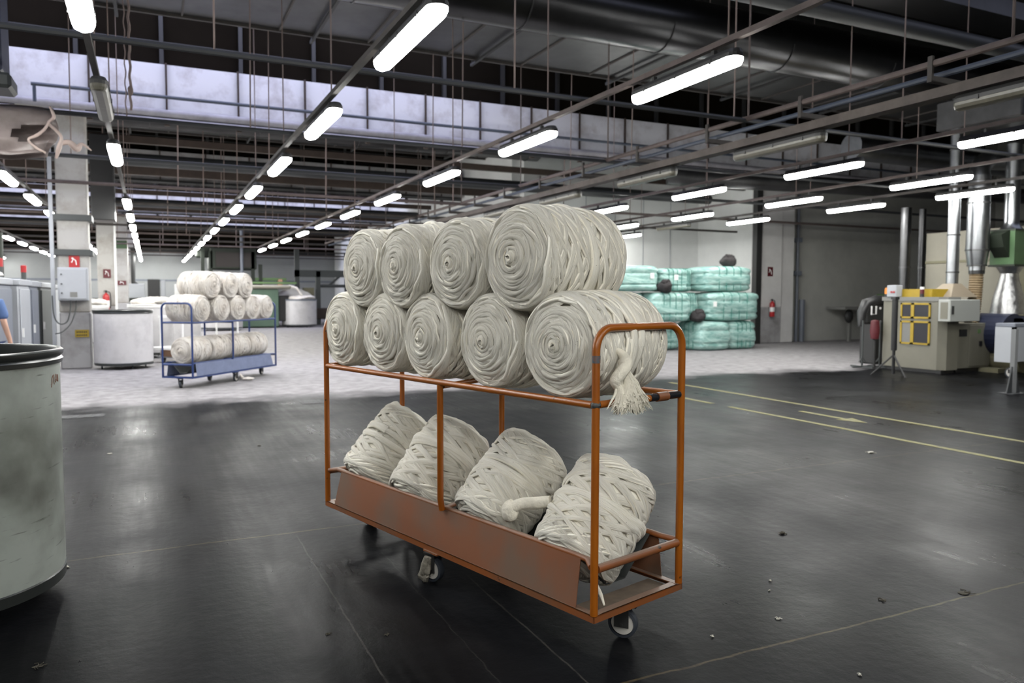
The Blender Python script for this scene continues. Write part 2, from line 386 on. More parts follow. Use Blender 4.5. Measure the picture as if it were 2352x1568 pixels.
# ------------------------------------------------------------------ the hall
X0, X1, Y0, Y1 = -16, 30, -8, 51
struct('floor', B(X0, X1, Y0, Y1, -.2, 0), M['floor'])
struct('wall_back', B(X0, 11.4, Y1, Y1+.3, 0, 4.15), M['wall_far'])
struct('wall_back', B(X0, 11.4, Y1, Y1+.3, 4.15, CEIL), M['brown_panel'])
struct('wall_left', B(X0-.3, X0, Y0, Y1+.3, 0, CEIL), M['wall_grey'])
struct('wall_front', B(X0, X1, Y0-.3, Y0, 0, CEIL), M['wall_grey'])
struct('wall_right', B(X1, X1+.3, Y0, 19.5, 0, CEIL), M['wall_grey'])
struct('wall_side', B(19.2, X1+.3, 19.35, 19.65, 0, CEIL), M['wall_grey'])
wb = MB().box(11.4, 19.0, 23.3, 23.6, 0, CEIL)
struct('wall_bale_store', wb, M['wall_white'])
struct('wall_passage', B(11.1, 11.4, 23.6, Y1+.3, 0, CEIL), M['wall_white'])
struct('wall_return', B(18.7, 19.0, 19.35, 23.3, 0, CEIL), M['wall_white'])
for i, x in enumerate((12.6, 13.8, 15.0, 16.2, 17.4)): struct('trim_%d' % (i+1), B(x, x+.02, 23.28, 23.3, 0, 5), M['grey_cab'])
struct('trim_6', B(X0, 11.1, Y1-.03, Y1, 2.35, 2.45), M['grey_cab2'])
struct('trim_7', B(X0, 11.1, Y1-.12, Y1, 4.1, 4.3), M['steel_dk'])
# ceiling with rooflight slots (one per bay)
ROOFS = [(14.9+BAY*k, 17.3+BAY*k) for k in (-1, 0, 2, 3)]
cb = MB(); y = Y0
for a, z in ROOFS: cb.box(X0, X1, y, a, CEIL, CEIL+.2); y = z
cb.box(X0, X1, y, Y1+.3, CEIL, CEIL+.2); cb.box(7.6, X1, 14.9, 17.3, CEIL, CEIL+.2); struct('ceiling', cb, M['ceil'])
for i, (a, z) in enumerate(ROOFS):
    if i == 0: continue
    win = struct('window_%d' % i, B(X0, 7.6 if i < 2 else 11, a, z, CEIL+.02, CEIL+.06), M['roof'])
    fr = MB()
    for x in np.arange(X0+1, X1, 1.4): fr.box(x, x+.06, a, z, CEIL-.05, CEIL+.02)
    fr.build('window_frame', M['steel_dk'], win)
bn = 8
for k in range(4):
    Yb = 17.5+BAY*k
    if Yb > Y1-1: break
    struct('trim_%d' % bn, B(X0, 26 if k == 0 else 11, Yb, Yb+.5, 5.28, 6.2), M['beam_white'] if k != 1 else M['concrete_low']); bn += 1
    struct('trim_%d' % bn, B(X0, 26 if k == 0 else 11, Yb+.3, Yb+.42, 6.2, CEIL), M['brown_panel']); bn += 1

# ------------------------------------------------------------------ columns
def column(x0, x1, y, label, top=CEIL, cap=True, deep=.55):
    t = thing('concrete_column', label, 'column', ((x0+x1)/2, y+deep/2, 0), 0, 'whitewashed concrete columns')
    hw = (x1-x0)/2
    B(-hw, hw, -deep/2, deep/2, 1.15, 5.28, .02).build('shaft', M['concrete'], t)
    B(-hw, hw, -deep/2, deep/2, 0, 1.15, .02).build('painted_base', M['concrete_low'], t)
    return t
c1 = column(-1.65, -1.10, 17.9, 'nearest whitewashed concrete column, at the left, carrying a grey switch cabinet')
MB().box(-.35, .35, -.33, .30, 3.0, 3.12).build('steel_strap', M['grey_dk'], c1)
MB().box(-.35, .35, -.33, .30, 2.3, 2.42).build('steel_strap', M['grey_dk'], c1)
MB().box(-.40, -.33, -.34, -.27, 0, 5.2).build('cable_channel', M['grey_cab'], c1)
MB().box(-1.0, -.25, .3, 1.2, 5.3, 6.9, .05).build('capital', M['concrete'], c1)
c2 = column(-1.51, -1.01, 28.3, 'second concrete column behind the switch cabinet column, with a red fire extinguisher at its foot')
MB().box(.25, .31, -.33, -.27, 0, 4.5).build('corner_guard', M['white_p'], c2)
c3 = column(-1.32, -.84, 38.7, 'third concrete column in the line, with a green exit sign high on it')
column(-1.2, -.75, 48.4, 'farthest concrete column of the line, close to the far wall')
# column and pilaster at the right end of the bale store
cr_ = thing('concrete_column', 'broad whitewashed column at the right end of the bale stack, with an extinguisher on it', 'column', (18.4, 19.1, 0))
B(-.68, .16, -.22, .3, 1.15, 6.2, .02).build('shaft', M['concrete_pale'], cr_)
B(-.68, .16, -.22, .3, 0, 1.15, .02).build('painted_base', M['concrete_low'], cr_)
B(.2, .75, -.15, .3, 0, 6.2, .02).build('pilaster', M['concrete_pale'], cr_)
tag(B(17.36, 17.58, 18.75, 18.95, 0, 6.2).build('steel_post', M['steel_dk']), 'dark steel post standing just left of the broad column beside the bales', 'post')
pp = MB().tube([(19.55, 19.2, 0), (19.55, 19.2, 6)], .05).tube([(19.8, 19.2, 0), (19.8, 19.2, 1.4)], .09)
for z in (3.3, 2.2, 4.6): pp.box(19.45, 19.65, 19.1, 19.3, z, z+.15)
tag(pp.build('wall_pipe', M['grey_cab2'], smooth=True), 'dark vertical pipe with clamps on the grey wall right of the column', 'pipe')

# ------------------------------------------------------------------ lamps
def lamp_parts(t, lit=True, L=1.57):
    hw, h = .085, L/2
    def cap(x, n=8):  # rounded plan outline of the fitting
        pts = []
        for sgn in (1, -1):
            for i in range(n+1):
                a = PI*i/n; pts.append((x*math.cos(a)*sgn, sgn*(h-x+x*math.sin(a))))
        return pts
    o = cap(hw); k = len(o)
    mb = MB()   # housing (upper shell)
    rings = [(1.0, 0.0), (1.0, .035), (.75, .07)]
    vs = [(x*s_, y if s_ == 1 else y*.985, z) for s_, z in rings for x, y in o]
    fs = [(i*k+j, i*k+(j+1) % k, (i+1)*k+(j+1) % k, (i+1)*k+j) for i in range(2) for j in range(k)]+[tuple((2)*k+j for j in range(k)), tuple(range(k))[::-1]]
    mb.add(vs, fs)
    for s_ in (-1, 1):
        for yy in (-.5, 0, .5): mb.box(s_*hw-.006, s_*hw+.006, yy-.012, yy+.012, -.012, .03)
    for yy in (-.45, .45): mb.box(-.02, .02, yy-.02, yy+.02, .06, .13)
    mb.build('housing', M['lamp_body'], t)
    o2 = cap(hw*.93); md = MB()
    rings = [(1.0, -.001), (.98, -.03), (.80, -.06), (.4, -.072)]
    vs = [(x*s_, y-(1-s_)*.05*(1 if y > 0 else -1), z) for s_, z in rings for x, y in o2]
    fs = [(i*k+j, i*k+(j+1) % k, (i+1)*k+(j+1) % k, (i+1)*k+j) for i in range(3) for j in range(k)]+[tuple(3*k+j for j in range(k))]
    md.add(vs, fs); md.build('diffuser', M['lamp'] if lit else M['lamp_off'], t)
def ztop(y):
    k = int((y-9.5)//BAY); d = y-BAY*k if y > 9.5 else y
    if 10.4 < d < 11.5: return 5.66
    if 12.5 < d < 14.8: return 6.2
    if 16.85 < d < 18.1: return 5.2
    if 18.9 < d < 19.4: return 5.4
    if 20.7 < d: return 5.0 if d > 22.4 else CEIL
    return CEIL
lamp0 = {}
ORD = ['nearest', 'second', 'third', 'fourth', 'fifth', 'sixth', 'seventh', 'eighth', 'ninth', 'tenth', 'eleventh', 'twelfth', 'thirteenth', 'fourteenth', 'fifteenth']
def lamp(x, y, lit, label, group, z=LZ, first={}):
    t = thing('lamp_fixture', label, 'lamp', (x, y, z), 0, group)
    if lit not in first: lamp_parts(t, lit); first[lit] = t
    else:
        for ch in [c for c in C.objects if c.parent == first[lit]]:
            c = ch.copy(); C.objects.link(c); c.parent = t
    return t
ys = lambda a, z: [6.0+3.33*k for k in range(a, z)]
rows = [(-7.2, ys(2, 13)+[49.6], 'row at the extreme left edge'), (-4.5, ys(0, 13), 'outer left row'), (-2.2, ys(-3, 0)+ys(0, 14), 'row just left of the columns'),
        (-.4, ys(-3, 14), 'row just right of the columns'), (1.9, ys(-3, 14), 'row over the blue trolley'),
        (4.6, ys(-3, 10), 'row above the orange trolley'), (9.85, [2.9, 6.1, 9.2, 12.3, 15.6], 'row right of the cable tray'),
        (12.55, [3.0, 6.2, 9.3, 12.5, 15.9, 19.1], 'second row from the right'), (14.65, [9.9, 12.7, 16.2, 22.0], 'rightmost row of lamps')]
for x, yy, desc in rows:
    n = 0
    for y in yy:
        lit = not (x == -.4 and abs(y-9.33) < .1)
        if x == -.4 and abs(y-15.99) < .1: continue
        vis = (x*cy-y*sy)/(x*sy+y*cy) > -.675
        if y > 3.5 and not vis:
            lamp(x, y, True, 'lit batten past the left frame edge, %s of those, %s' % (ORD[int((y-6)/3.3)], desc), 'fluorescent battens, '+desc); continue
        if y > 3.5: n += 1
        if -0.5 < y < 3.5 and x < 9: continue
        if y < 3.5: lamp(x, y, True, 'lit batten out of frame, %s metres %s the camera, %s' % (('one', 'behind', desc) if y > -2 and y < 0 else ('four', 'behind', desc) if y < 0 else ('three', 'past', desc)), 'fluorescent battens, '+desc); continue
        if not lit: lamp(x, y, False, 'unlit yellowed fluorescent batten hanging in front of the white beam', 'fluorescent battens, '+desc); continue
        o_ = ORD[n-1]+(' nearest' if n > 1 else '')
        lamp(x, y, True, 'lit batten, %s in the %s' % (o_, desc), 'fluorescent battens, '+desc)
lamp(14.0, 18.6, False, 'unlit fluorescent batten against the white wall above the bales', None, 3.55)
t = tag(MB().box(13.95, 14.0, 17.2, 21.5, 3.68, 3.73).build('conduit_rail', M['conduit']), 'short conduit rail carrying the unlit batten above the bales', 'rail')
MB().tube([(13.97, 18, 3.73), (13.97, 18, 5.2)], .009, 5).build('hanger', M['rope'], t)
# conduit runs along each row
for x, yy, desc in rows:
    y0, y1 = max(min(yy)-3.3, .8), max(yy)+1.2
    mb = MB(); xo = x-.03
    mb.box(xo-.028, xo+.028, y0, y1, LZ+.13, LZ+.18)
    t = tag(mb.build('conduit_rail', M['pipe_pink'] if x in (4.6, 9.85, 12.55) else M['conduit']), 'conduit rail above the %s' % desc, 'rail', 'lamp conduit rails')
    for y in np.arange(y0+1.2, min(y1, 30), 3.33):
        hb = MB().tube([(xo, y, LZ+.18), (xo, y, ztop(y))], .009, 5)
        hb.build('hanger', M['rope'], t)
# cross pipes that carry the rails
for i in range(13):
    y = 7.8+3.35*i
    mb = MB().tube([(X0 if i else -4, y, LZ+.21), (11.0 if y > 23 else 26, y, LZ+.21)], .03 if i < 2 else .035, 8)
    mt = M['pipe_dark'] if i in (0, 1, 2) else (M['pipe_pink'] if i % 2 else M['conduit'])
    t = tag(mb.build('support_pipe', mt, smooth=True), 'thin pipe crossing the hall under the roof, %s from the camera' % (ORD[i] if i else 'nearest'), 'pipe', 'cross pipes under the roof')
    for x in np.arange(-2.5+.7*(i % 3), 10, 3.1):
        MB().tube([(x, y, LZ+.24), (x+.02, y, ztop(y))], .010 if i < 3 else .014, 5).build('hanger', M['rope'], t)

# ------------------------------------------------------------------ tray run with unlit lamps (x = 7.3)
t = thing('cable_tray', 'long dusty cable tray run with pipes and unlit lamps, left of the lit right-hand rows', 'cable tray', (7.3, 0, 0))
MB().box(-.09, .09, 2.5, 30, 3.50, 3.60).build('trunking', M['cream'] if 0 else mat('trunking_dusty', (.11, .09, .08), .7, noise=.35, nscale=4), t)
MB().tube([(-.30, 1, 3.78), (-.30, 34, 3.78)], .035, 8).build('pipe', M['pipe_pink'], t, smooth=True)
MB().tube([(-.14, 1, 3.70), (-.14, 34, 3.70)], .03, 8).build('pipe', M['pipe_blue'], t, smooth=True)
for y in np.arange(3.5, 30, 1.67):
    MB().box(-.34, .10, y, y+.05, 3.60, 3.66).box(-.34, -.31, y, y+.05, 3.66, 3.85).build('bracket', M['conduit'], t)
for y in np.arange(4.4, 30, 3.33):
    MB().tube([(-.33, y, 3.8), (-.33, y, ztop(y))], .013, 6).build('hanger', M['pipe_pink'], t)
dl = ['unlit cream batten low on the cable tray, nearest to the camera', 'unlit cream batten on the cable tray, second from the camera', 'unlit cream batten on the cable tray, third from the camera', 'unlit cream batten on the cable tray, fourth from the camera', 'unlit cream batten on the cable tray, farthest visible one']
for i, y in enumerate((4.4, 7.6, 10.5, 13.4, 16.3)): lamp(7.34, y, False, dl[i], 'unlit battens on the cable tray', 3.42)

# ------------------------------------------------------------------ ducts, repeated per bay
def half_bands(mb, x, yc, zc, r, a0=-1.9, a1=.2):
    mb.tube([(x, yc+r*math.cos(a), zc+r*math.sin(a)) for a in np.linspace(-2.8, -.3, 9)], .012, 5, flat=1)
bays = ['nearest bay', 'second bay', 'third bay', 'fourth bay']
for k in range(4):
    dy = BAY*k; xr = 28 if k == 0 else 10.9
    
    # round duct
    yc, zc, r = 10.95+dy, 6.1, .46
    t = thing('round_duct', 'large round sheet metal duct crossing under the roof, %s' % bays[k], 'duct', (0, yc, zc))
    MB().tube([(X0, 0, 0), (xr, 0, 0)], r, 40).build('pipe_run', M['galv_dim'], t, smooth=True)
    for x in np.arange(-7.7, xr, 2.6):
        MB().tube([(x, (r+.01)*math.cos(a), (r+.01)*math.sin(a)) for a in np.linspace(-2.9, .1, 14)], .012, 5).build('hanger_strap', M['galv_old'], t)
    # flat duct
    t = thing('flat_duct', 'wide flat galvanised duct behind the round one, %s' % bays[k], 'duct', (0, 13.65+dy, 6.3))
    mb = MB().box(X0+.1, xr-.15, -.98, .98, 0, .55)
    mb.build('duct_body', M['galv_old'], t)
    fl = MB()
    for x in np.arange(-7.5, xr, 1.62): fl.box(x, x+.03, -1.0, 1.0, -.03, .58)
    fl.box(X0+.1, xr-.15, .96, 1.02, -.05, .02).box(X0+.1, xr-.15, -1.04, -.96, -.05, .03)
    fl.build('flanges', M['conduit'], t)
    for i, x in enumerate(np.arange(-6.9, xr, 3.24)):
        br = MB().box(x, x+.05, -1.15, 1.25, -.10, -.05).tube([(x+.02, 1.2, -.08), (x+.02, 1.2, 1.88)], .012, 5).tube([(x+.02, -1.12, -.08), (x+.02, -1.12, 1.88)], .012, 5)
        br.build('support_bar', M['steel_dk'], t)
    # beam pipe + clamps in front of the white beam
    Yb = 17.5+dy
    if k == 1: xr = 10.9
    if Yb < Y1-6:
        t = tag(MB().tube([(-1.9 if k == 0 else X0, Yb-.55, 5.42), (xr, Yb-.55, 5.42)], .035, 8).tube([(-1.85, Yb-.55, 5.42), (-1.85, Yb-.55, 5.1)], .03, 6).build('beam_pipe', M['pipe_blue'], smooth=True), 'blue grey pipe running along the whitewashed roof beam, %s' % bays[k], 'pipe')
        for x in np.arange(-2.37, xr, 1.39):
            MB().box(x-.02, x+.02, Yb-.06, Yb-.02, 5.28, 6.22).box(x-.05, x+.05, Yb-.1, Yb-.02, 4.95, 5.25).build('clamp_strap', M['pipe_brown'], t)
        mb = MB().tube([(X0, Yb-.18, 5.18), (xr, Yb-.18, 5.18)], .075, 14).tube([(X0, Yb-.2, 5.03), (xr, Yb-.2, 5.03)], .05, 12)
        tag(mb.build('wrapped_pipe', M['pipe_white'] if k == 0 else M['galv_old'], smooth=True), 'pair of whitewashed pipes below the roof beam, %s' % bays[k], 'pipe')
        # brown steel joists and black pipe further under the roof
        mj = MB().box(X0, xr, Yb+1.6, Yb+1.75, 5.45, 5.9); tag(mj.build('steel_joist', M['pipe_dark']), 'dark steel joist behind the white roof beam, %s' % bays[k], 'beam')
        mj = MB().box(X0, xr, Yb+3.3, Yb+3.42, 5.15, 5.32); tag(mj.build('steel_joist', M['pipe_brown']), 'rust brown steel joist across the hall, %s' % bays[k], 'beam')
        mj = MB().tube([(X0, Yb+5.2, 5.05), (xr, Yb+5.2, 5.05)], .17, 16); tag(mj.build('black_pipe', M['pipe_dark'], smooth=True), 'thick black pipe across the hall, %s' % bays[k], 'pipe')
        mj = MB().box(X0, xr, Yb+7.2, Yb+7.34, 4.95, 5.22); tag(mj.build('steel_joist', M['pipe_brown']), 'lower rust brown joist across the hall, %s' % bays[k], 'beam')
        # dark posts of the panel wall
        ps = MB()
        for x in np.arange(-9, xr, 1.55): ps.box(x, x+.08, Yb+.2, Yb+.3, 6.2, CEIL-.02)
        for z in (6.7, 7.4): ps.box(X0, xr, Yb+.24, Yb+.28, z, z+.03)
        tag(ps.build('panel_posts', M['steel_dk']), 'dark posts and rails holding the brown roof panels, %s' % bays[k], 'posts')
# thick dark pipe run above the round duct at top right
tag(MB().tube([(4, 8.6, 5.75), (26, 8.6, 5.75)], .13, 14).build('black_pipe', M['pipe_dark'], smooth=True), 'dark pipe in front of the round duct, at the top right', 'pipe')
tag(MB().box(9, 28, 9.1, 9.9, 6.6, 6.9).build('duct_shelf', M['duct_dark']), 'dark flat tray above the round duct at the top right', 'duct')

# ------------------------------------------------------------------ wool bobbins (wound from roving)
def roving(path, nrm, hw, hh, n=8):
    """flattened strand along path; nrm = outward normals. returns verts, faces, uv"""
    P = np.asarray(path); Nn = np.asarray(nrm); k = len(P)
    T = np.gradient(P, axis=0); T /= np.linalg.norm(T, axis=1)[:, None]+1e-9
    Nn = Nn-(Nn*T).sum(1)[:, None]*T; Nn /= np.linalg.norm(Nn, axis=1)[:, None]+1e-9
    S = np.cross(T, Nn); a = np.linspace(0, 2*PI, n, endpoint=False)
    hw = np.broadcast_to(hw, k); hh = np.broadcast_to(hh, k)
    V = P[:, None]+np.cos(a)[None, :, None]*S[:, None]*hw[:, None, None]+np.sin(a)[None, :, None]*Nn[:, None]*hh[:, None, None]
    V = V.reshape(-1, 3); i = np.arange(k-1)[:, None]*n; j = np.arange(n)[None]
    F = np.stack([i+j, i+(j+1) % n, i+n+(j+1) % n, i+n+j], -1).reshape(-1, 4)
    ln = np.r_[0, np.cumsum(np.linalg.norm(np.diff(P, axis=0), axis=1))]
    U = np.stack([np.repeat(ln, n), np.tile(np.abs(np.linspace(-1, 1, n)), k)], -1)
    return V, F, U
def smooth_noise(k, step, rng, amp):
    q = rng.normal(size=max(4, int(k/step)+3)); x = np.linspace(0, len(q)-1.001, k)
    i = x.astype(int); f = x-i; f = f*f*(3-2*f); return amp*(q[i]*(1-f)+q[i+1]*f)
def bobbin_mesh(name, R, L, seed, tie=True, mt=None):
    """axis along Y, centred, faces at y = -L/2 and +L/2"""
    rng = np.random.default_rng(seed); parts = []
    ty = rng.uniform(-.02, .06)*L if tie else 9
    def prof(y):
        e = np.clip((np.abs(y)/(L/2)), 0, 1); r = R*(1-.13*e**5)
        return r*(1-.085*np.exp(-((y-ty)/.03)**2)+.02*np.exp(-((y-ty-.06)/.03)**2)+.02*np.exp(-((y-ty+.06)/.03)**2))
    # side winding: forward and back traverses
    turns, nd = 1.13, 20; tot = nd*2; ns = int(tot*turns*2*PI*R/.013)
    s = np.linspace(0, tot, ns); tri = np.abs((s % 2)-1)*2-1; tri = np.sin(tri*PI/2*.985)/np.sin(PI/2*.985)*.5+tri*.5
    y = tri*(L/2-.018); th = s*turns*2*PI + .5*np.sin(s*1.7)
    y = y+smooth_noise(ns, 16, rng, .0075)
    lay = rng.uniform(-.006, .004, tot+1)+np.linspace(-.004, .003, tot+1); rr = prof(y)-.004+smooth_noise(ns, 11, rng, .0022)+np.interp(s, np.arange(tot+1)+.5, lay)
    P = np.stack([rr*np.cos(th), y, rr*np.sin(th)], -1); Nn = np.stack([np.cos(th), 0*th, np.sin(th)], -1)
    parts.append(roving(P, Nn, .0135+smooth_noise(ns, 12, rng, .0020), .0085+smooth_noise(ns, 12, rng, .0011)))
    # faces: spiral of slightly wandering strands
    for sg in (-1, 1):
        for layer in range(2):
            pitch = .0160; r0 = .03; nt_ = (R*.93-r0)/pitch; ns = int(nt_*2*PI*.13/.011)
            q = np.linspace(0, 1, ns); th = 2*PI*nt_*np.sqrt(q*(1-.05)+.05*q*q)*(1 if layer else -1)*1.0+rng.uniform(0, 6)
            r = r0+(R*.93-r0)*np.abs(th-th[0])/abs(th[-1]-th[0])
            r = r+smooth_noise(ns, 11, rng, .0058)
            dome = .06*(1-(r/R)**1.6)+.0
            yy = L/2-.022+dome*.75-.03*(r/R)**6+smooth_noise(ns, 7, rng, .0036)+(.0015 if layer else 0)+.003*np.sin(th*2.5+layer)
            P = np.stack([r*np.cos(th), sg*yy, r*np.sin(th)], -1); Nn = np.stack([.35*(r/R)*np.cos(th), sg*np.ones(ns), .35*(r/R)*np.sin(th)], -1)
            parts.append(roving(P, Nn, .0098+smooth_noise(ns, 10, rng, .0015), .0080))
        # crossing arcs that drift over the rings
        for q_ in range(64):
            ra = rng.uniform(.25, .93)*R; da = rng.uniform(.6, 1.7); a0 = rng.uniform(0, 6.3); drift = rng.choice([-1, 1])*rng.uniform(.012, .034); ns = int(max(10, da*ra/.010))
            q = np.linspace(0, 1, ns); th = a0+da*q; r = np.minimum(ra+drift*(q-.5)*2, R*.95)
            yy = L/2-.022+.045*(1-(r/R)**1.6)-.03*(r/R)**6+.0060*np.sin(q*PI)-.005
            P = np.stack([r*np.cos(th), sg*yy, r*np.sin(th)], -1); Nn = np.stack([.3*(r/R)*np.cos(th), sg*np.ones(ns), .3*(r/R)*np.sin(th)], -1)
            parts.append(roving(P, Nn, .0100*np.sin(q*PI)**.4+.001, .0078*np.sin(q*PI)**.4+.0005))
        # rim strands that turn over the edge
        for q_ in range(34):
            a0 = 2*PI*q_/34+rng.uniform(-.1, .1); ns = 26; q = np.linspace(-1, 1, ns); th = a0+.65*q*rng.choice([-1, 1])
            rr2 = R*(.965-.10*q*q*(q < 0)); yy = L/2-.028-.055*np.clip(q, 0, 1)**1.2+.012*np.clip(-q, 0, 1); rr2 = rr2-.004+.012*np.clip(q, 0, 1)
            P = np.stack([rr2*np.cos(th), sg*yy, rr2*np.sin(th)], -1); Nn = np.stack([np.cos(th), sg*.8+0*th, np.sin(th)], -1)
            parts.append(roving(P, Nn, .0115*(1-q**4)+.001, .008*(1-q**4)+.0005))
        # centre nub
        ns = 60; q = np.linspace(0, 1, ns); th = q*2*PI*2.3+rng.uniform(0, 6); r = .030*(1-q)**.7+.004
        P = np.stack([r*np.cos(th), sg*(L/2+.006+.026*q), r*np.sin(th)], -1); Nn = np.stack([np.cos(th), sg*.7+0*th, np.sin(th)], -1)
        parts.append(roving(P, Nn, .013, .013))
    if tie:
        for d in (-1, 1):
            ns = 110; q = np.linspace(0, 2*PI*1.02, ns); y = ty+d*.028*np.sin(q+rng.uniform(0, 3))+smooth_noise(ns, 12, rng, .004)
            rr = prof(y)+.008+.012*np.exp(-((q-PI/2-seed*.4) % (2*PI)-.6)**2/.15); P = np.stack([rr*np.cos(q), y, rr*np.sin(q)], -1); Nn = np.stack([np.cos(q), 0*q, np.sin(q)], -1)
            parts.append(roving(P, Nn, .022+smooth_noise(ns, 14, rng, .003), .014))
    # core
    yy = np.linspace(-1, 1, 21); pr = [(0.001, -L/2+.004)]+[(float(prof(np.array(v*(L/2-.03)))-.016), float(v*(L/2-.03))) for v in yy]+[(0.001, L/2-.004)]
    n = 40; V = np.array([(r*math.cos(2*PI*j/n), y_, r*math.sin(2*PI*j/n)) for r, y_ in pr for j in range(n)])
    F = np.array([(i*n+j, i*n+(j+1) % n, (i+1)*n+(j+1) % n, (i+1)*n+j) for i in range(len(pr)-1) for j in range(n)])
    parts.append((V, F, np.zeros((len(V), 2))))
    off = 0; Vs = []; Fs = []; Us = []
    for V, F, U in parts: Vs.append(V); Fs.append(F+off); Us.append(U); off += len(V)
    V = np.concatenate(Vs).astype(np.float32); F = np.concatenate(Fs).astype(np.int32); U = np.concatenate(Us).astype(np.float32)
    me = bpy.data.meshes.new(name); me.vertices.add(len(V)); me.vertices.foreach_set('co', V.ravel())
    me.loops.add(F.size); me.loops.foreach_set('vertex_index', F.ravel()); me.polygons.add(len(F))
    me.polygons.foreach_set('loop_start', np.arange(0, F.size, 4)); me.polygons.foreach_set('loop_total', np.full(len(F), 4))
    uvl = me.uv_layers.new(name='UVMap'); uvl.data.foreach_set('uv', U[F.ravel()].ravel())
    me.update(); me.validate(); me.shade_smooth(); me.materials.append(mt or M['wool']); return me
BOB = [bobbin_mesh('wound_roving', .228, .48, 11+i) for i in range(4)]
LOW = [bobbin_mesh('wound_roving', .205, .47, 41+i) for i in range(2)]
WHT = [bobbin_mesh('wound_roving', .215, .52, 71, True, M['wool_white'])]
def bobbin(me, loc, rot, label, group, sc_=(1, 1, 1)):
    o = bpy.data.objects.new('wool_bobbin', me); C.objects.link(o); o.location = loc; o.rotation_euler = rot if not isinstance(rot, Matrix) else rot.to_euler(); o.scale = sc_
    return tag(o, label, 'wool bobbin', group)

# ------------------------------------------------------------------ bobbin trolleys
def caster(t, x, y, ang, metal, r=.066, wrapped=False):
    c = bpy.data.objects.new('caster', None); C.objects.link(c); c.location = (x, y, 0); c.rotation_euler = (0, 0, ang); c.parent = t; c.empty_display_size = .05
    prof = [(r*.30, -.018), (r*.72, -.018), (r*.78, -.020), (r*.97, -.017), (r, -.010), (r, .010), (r*.97, .017), (r*.78, .020), (r*.72, .018), (r*.30, .018)]
    ty = MB().lathe(prof[2:8], 32); hub = MB().lathe([(.004, -.022), (.014, -.022), (.016, -.016), (r*.76, -.014), (r*.78, 0), (r*.76, .014), (.016, .016), (.014, .022), (.004, .022)], 32)
    R90 = Matrix.Rotation(PI/2, 4, 'Y')
    for mb, nm, mt in ((ty, 'tyre', M['rubber']), (hub, 'wheel_hub', M['caster_wheel'])):
        mb.v = [tuple(R90 @ Vector(v)+Vector((0, .02, r))) for v in mb.v]; mb.build(nm, mt, c, smooth=True)
    fk = MB().box(-.032, -.027, -.012, .052, r-.012, .148).box(.027, .032, -.012, .052, r-.012, .148).box(-.032, .032, -.045, .055, .148, .153).box(-.045, .045, -.05, .05, .156, .162).tube([(0, 0, .15), (0, 0, .158)], .02, 12).tube([(-.036, .02, r), (.036, .02, r)], .007, 8)
    fk.build('fork', metal, c)
    return c
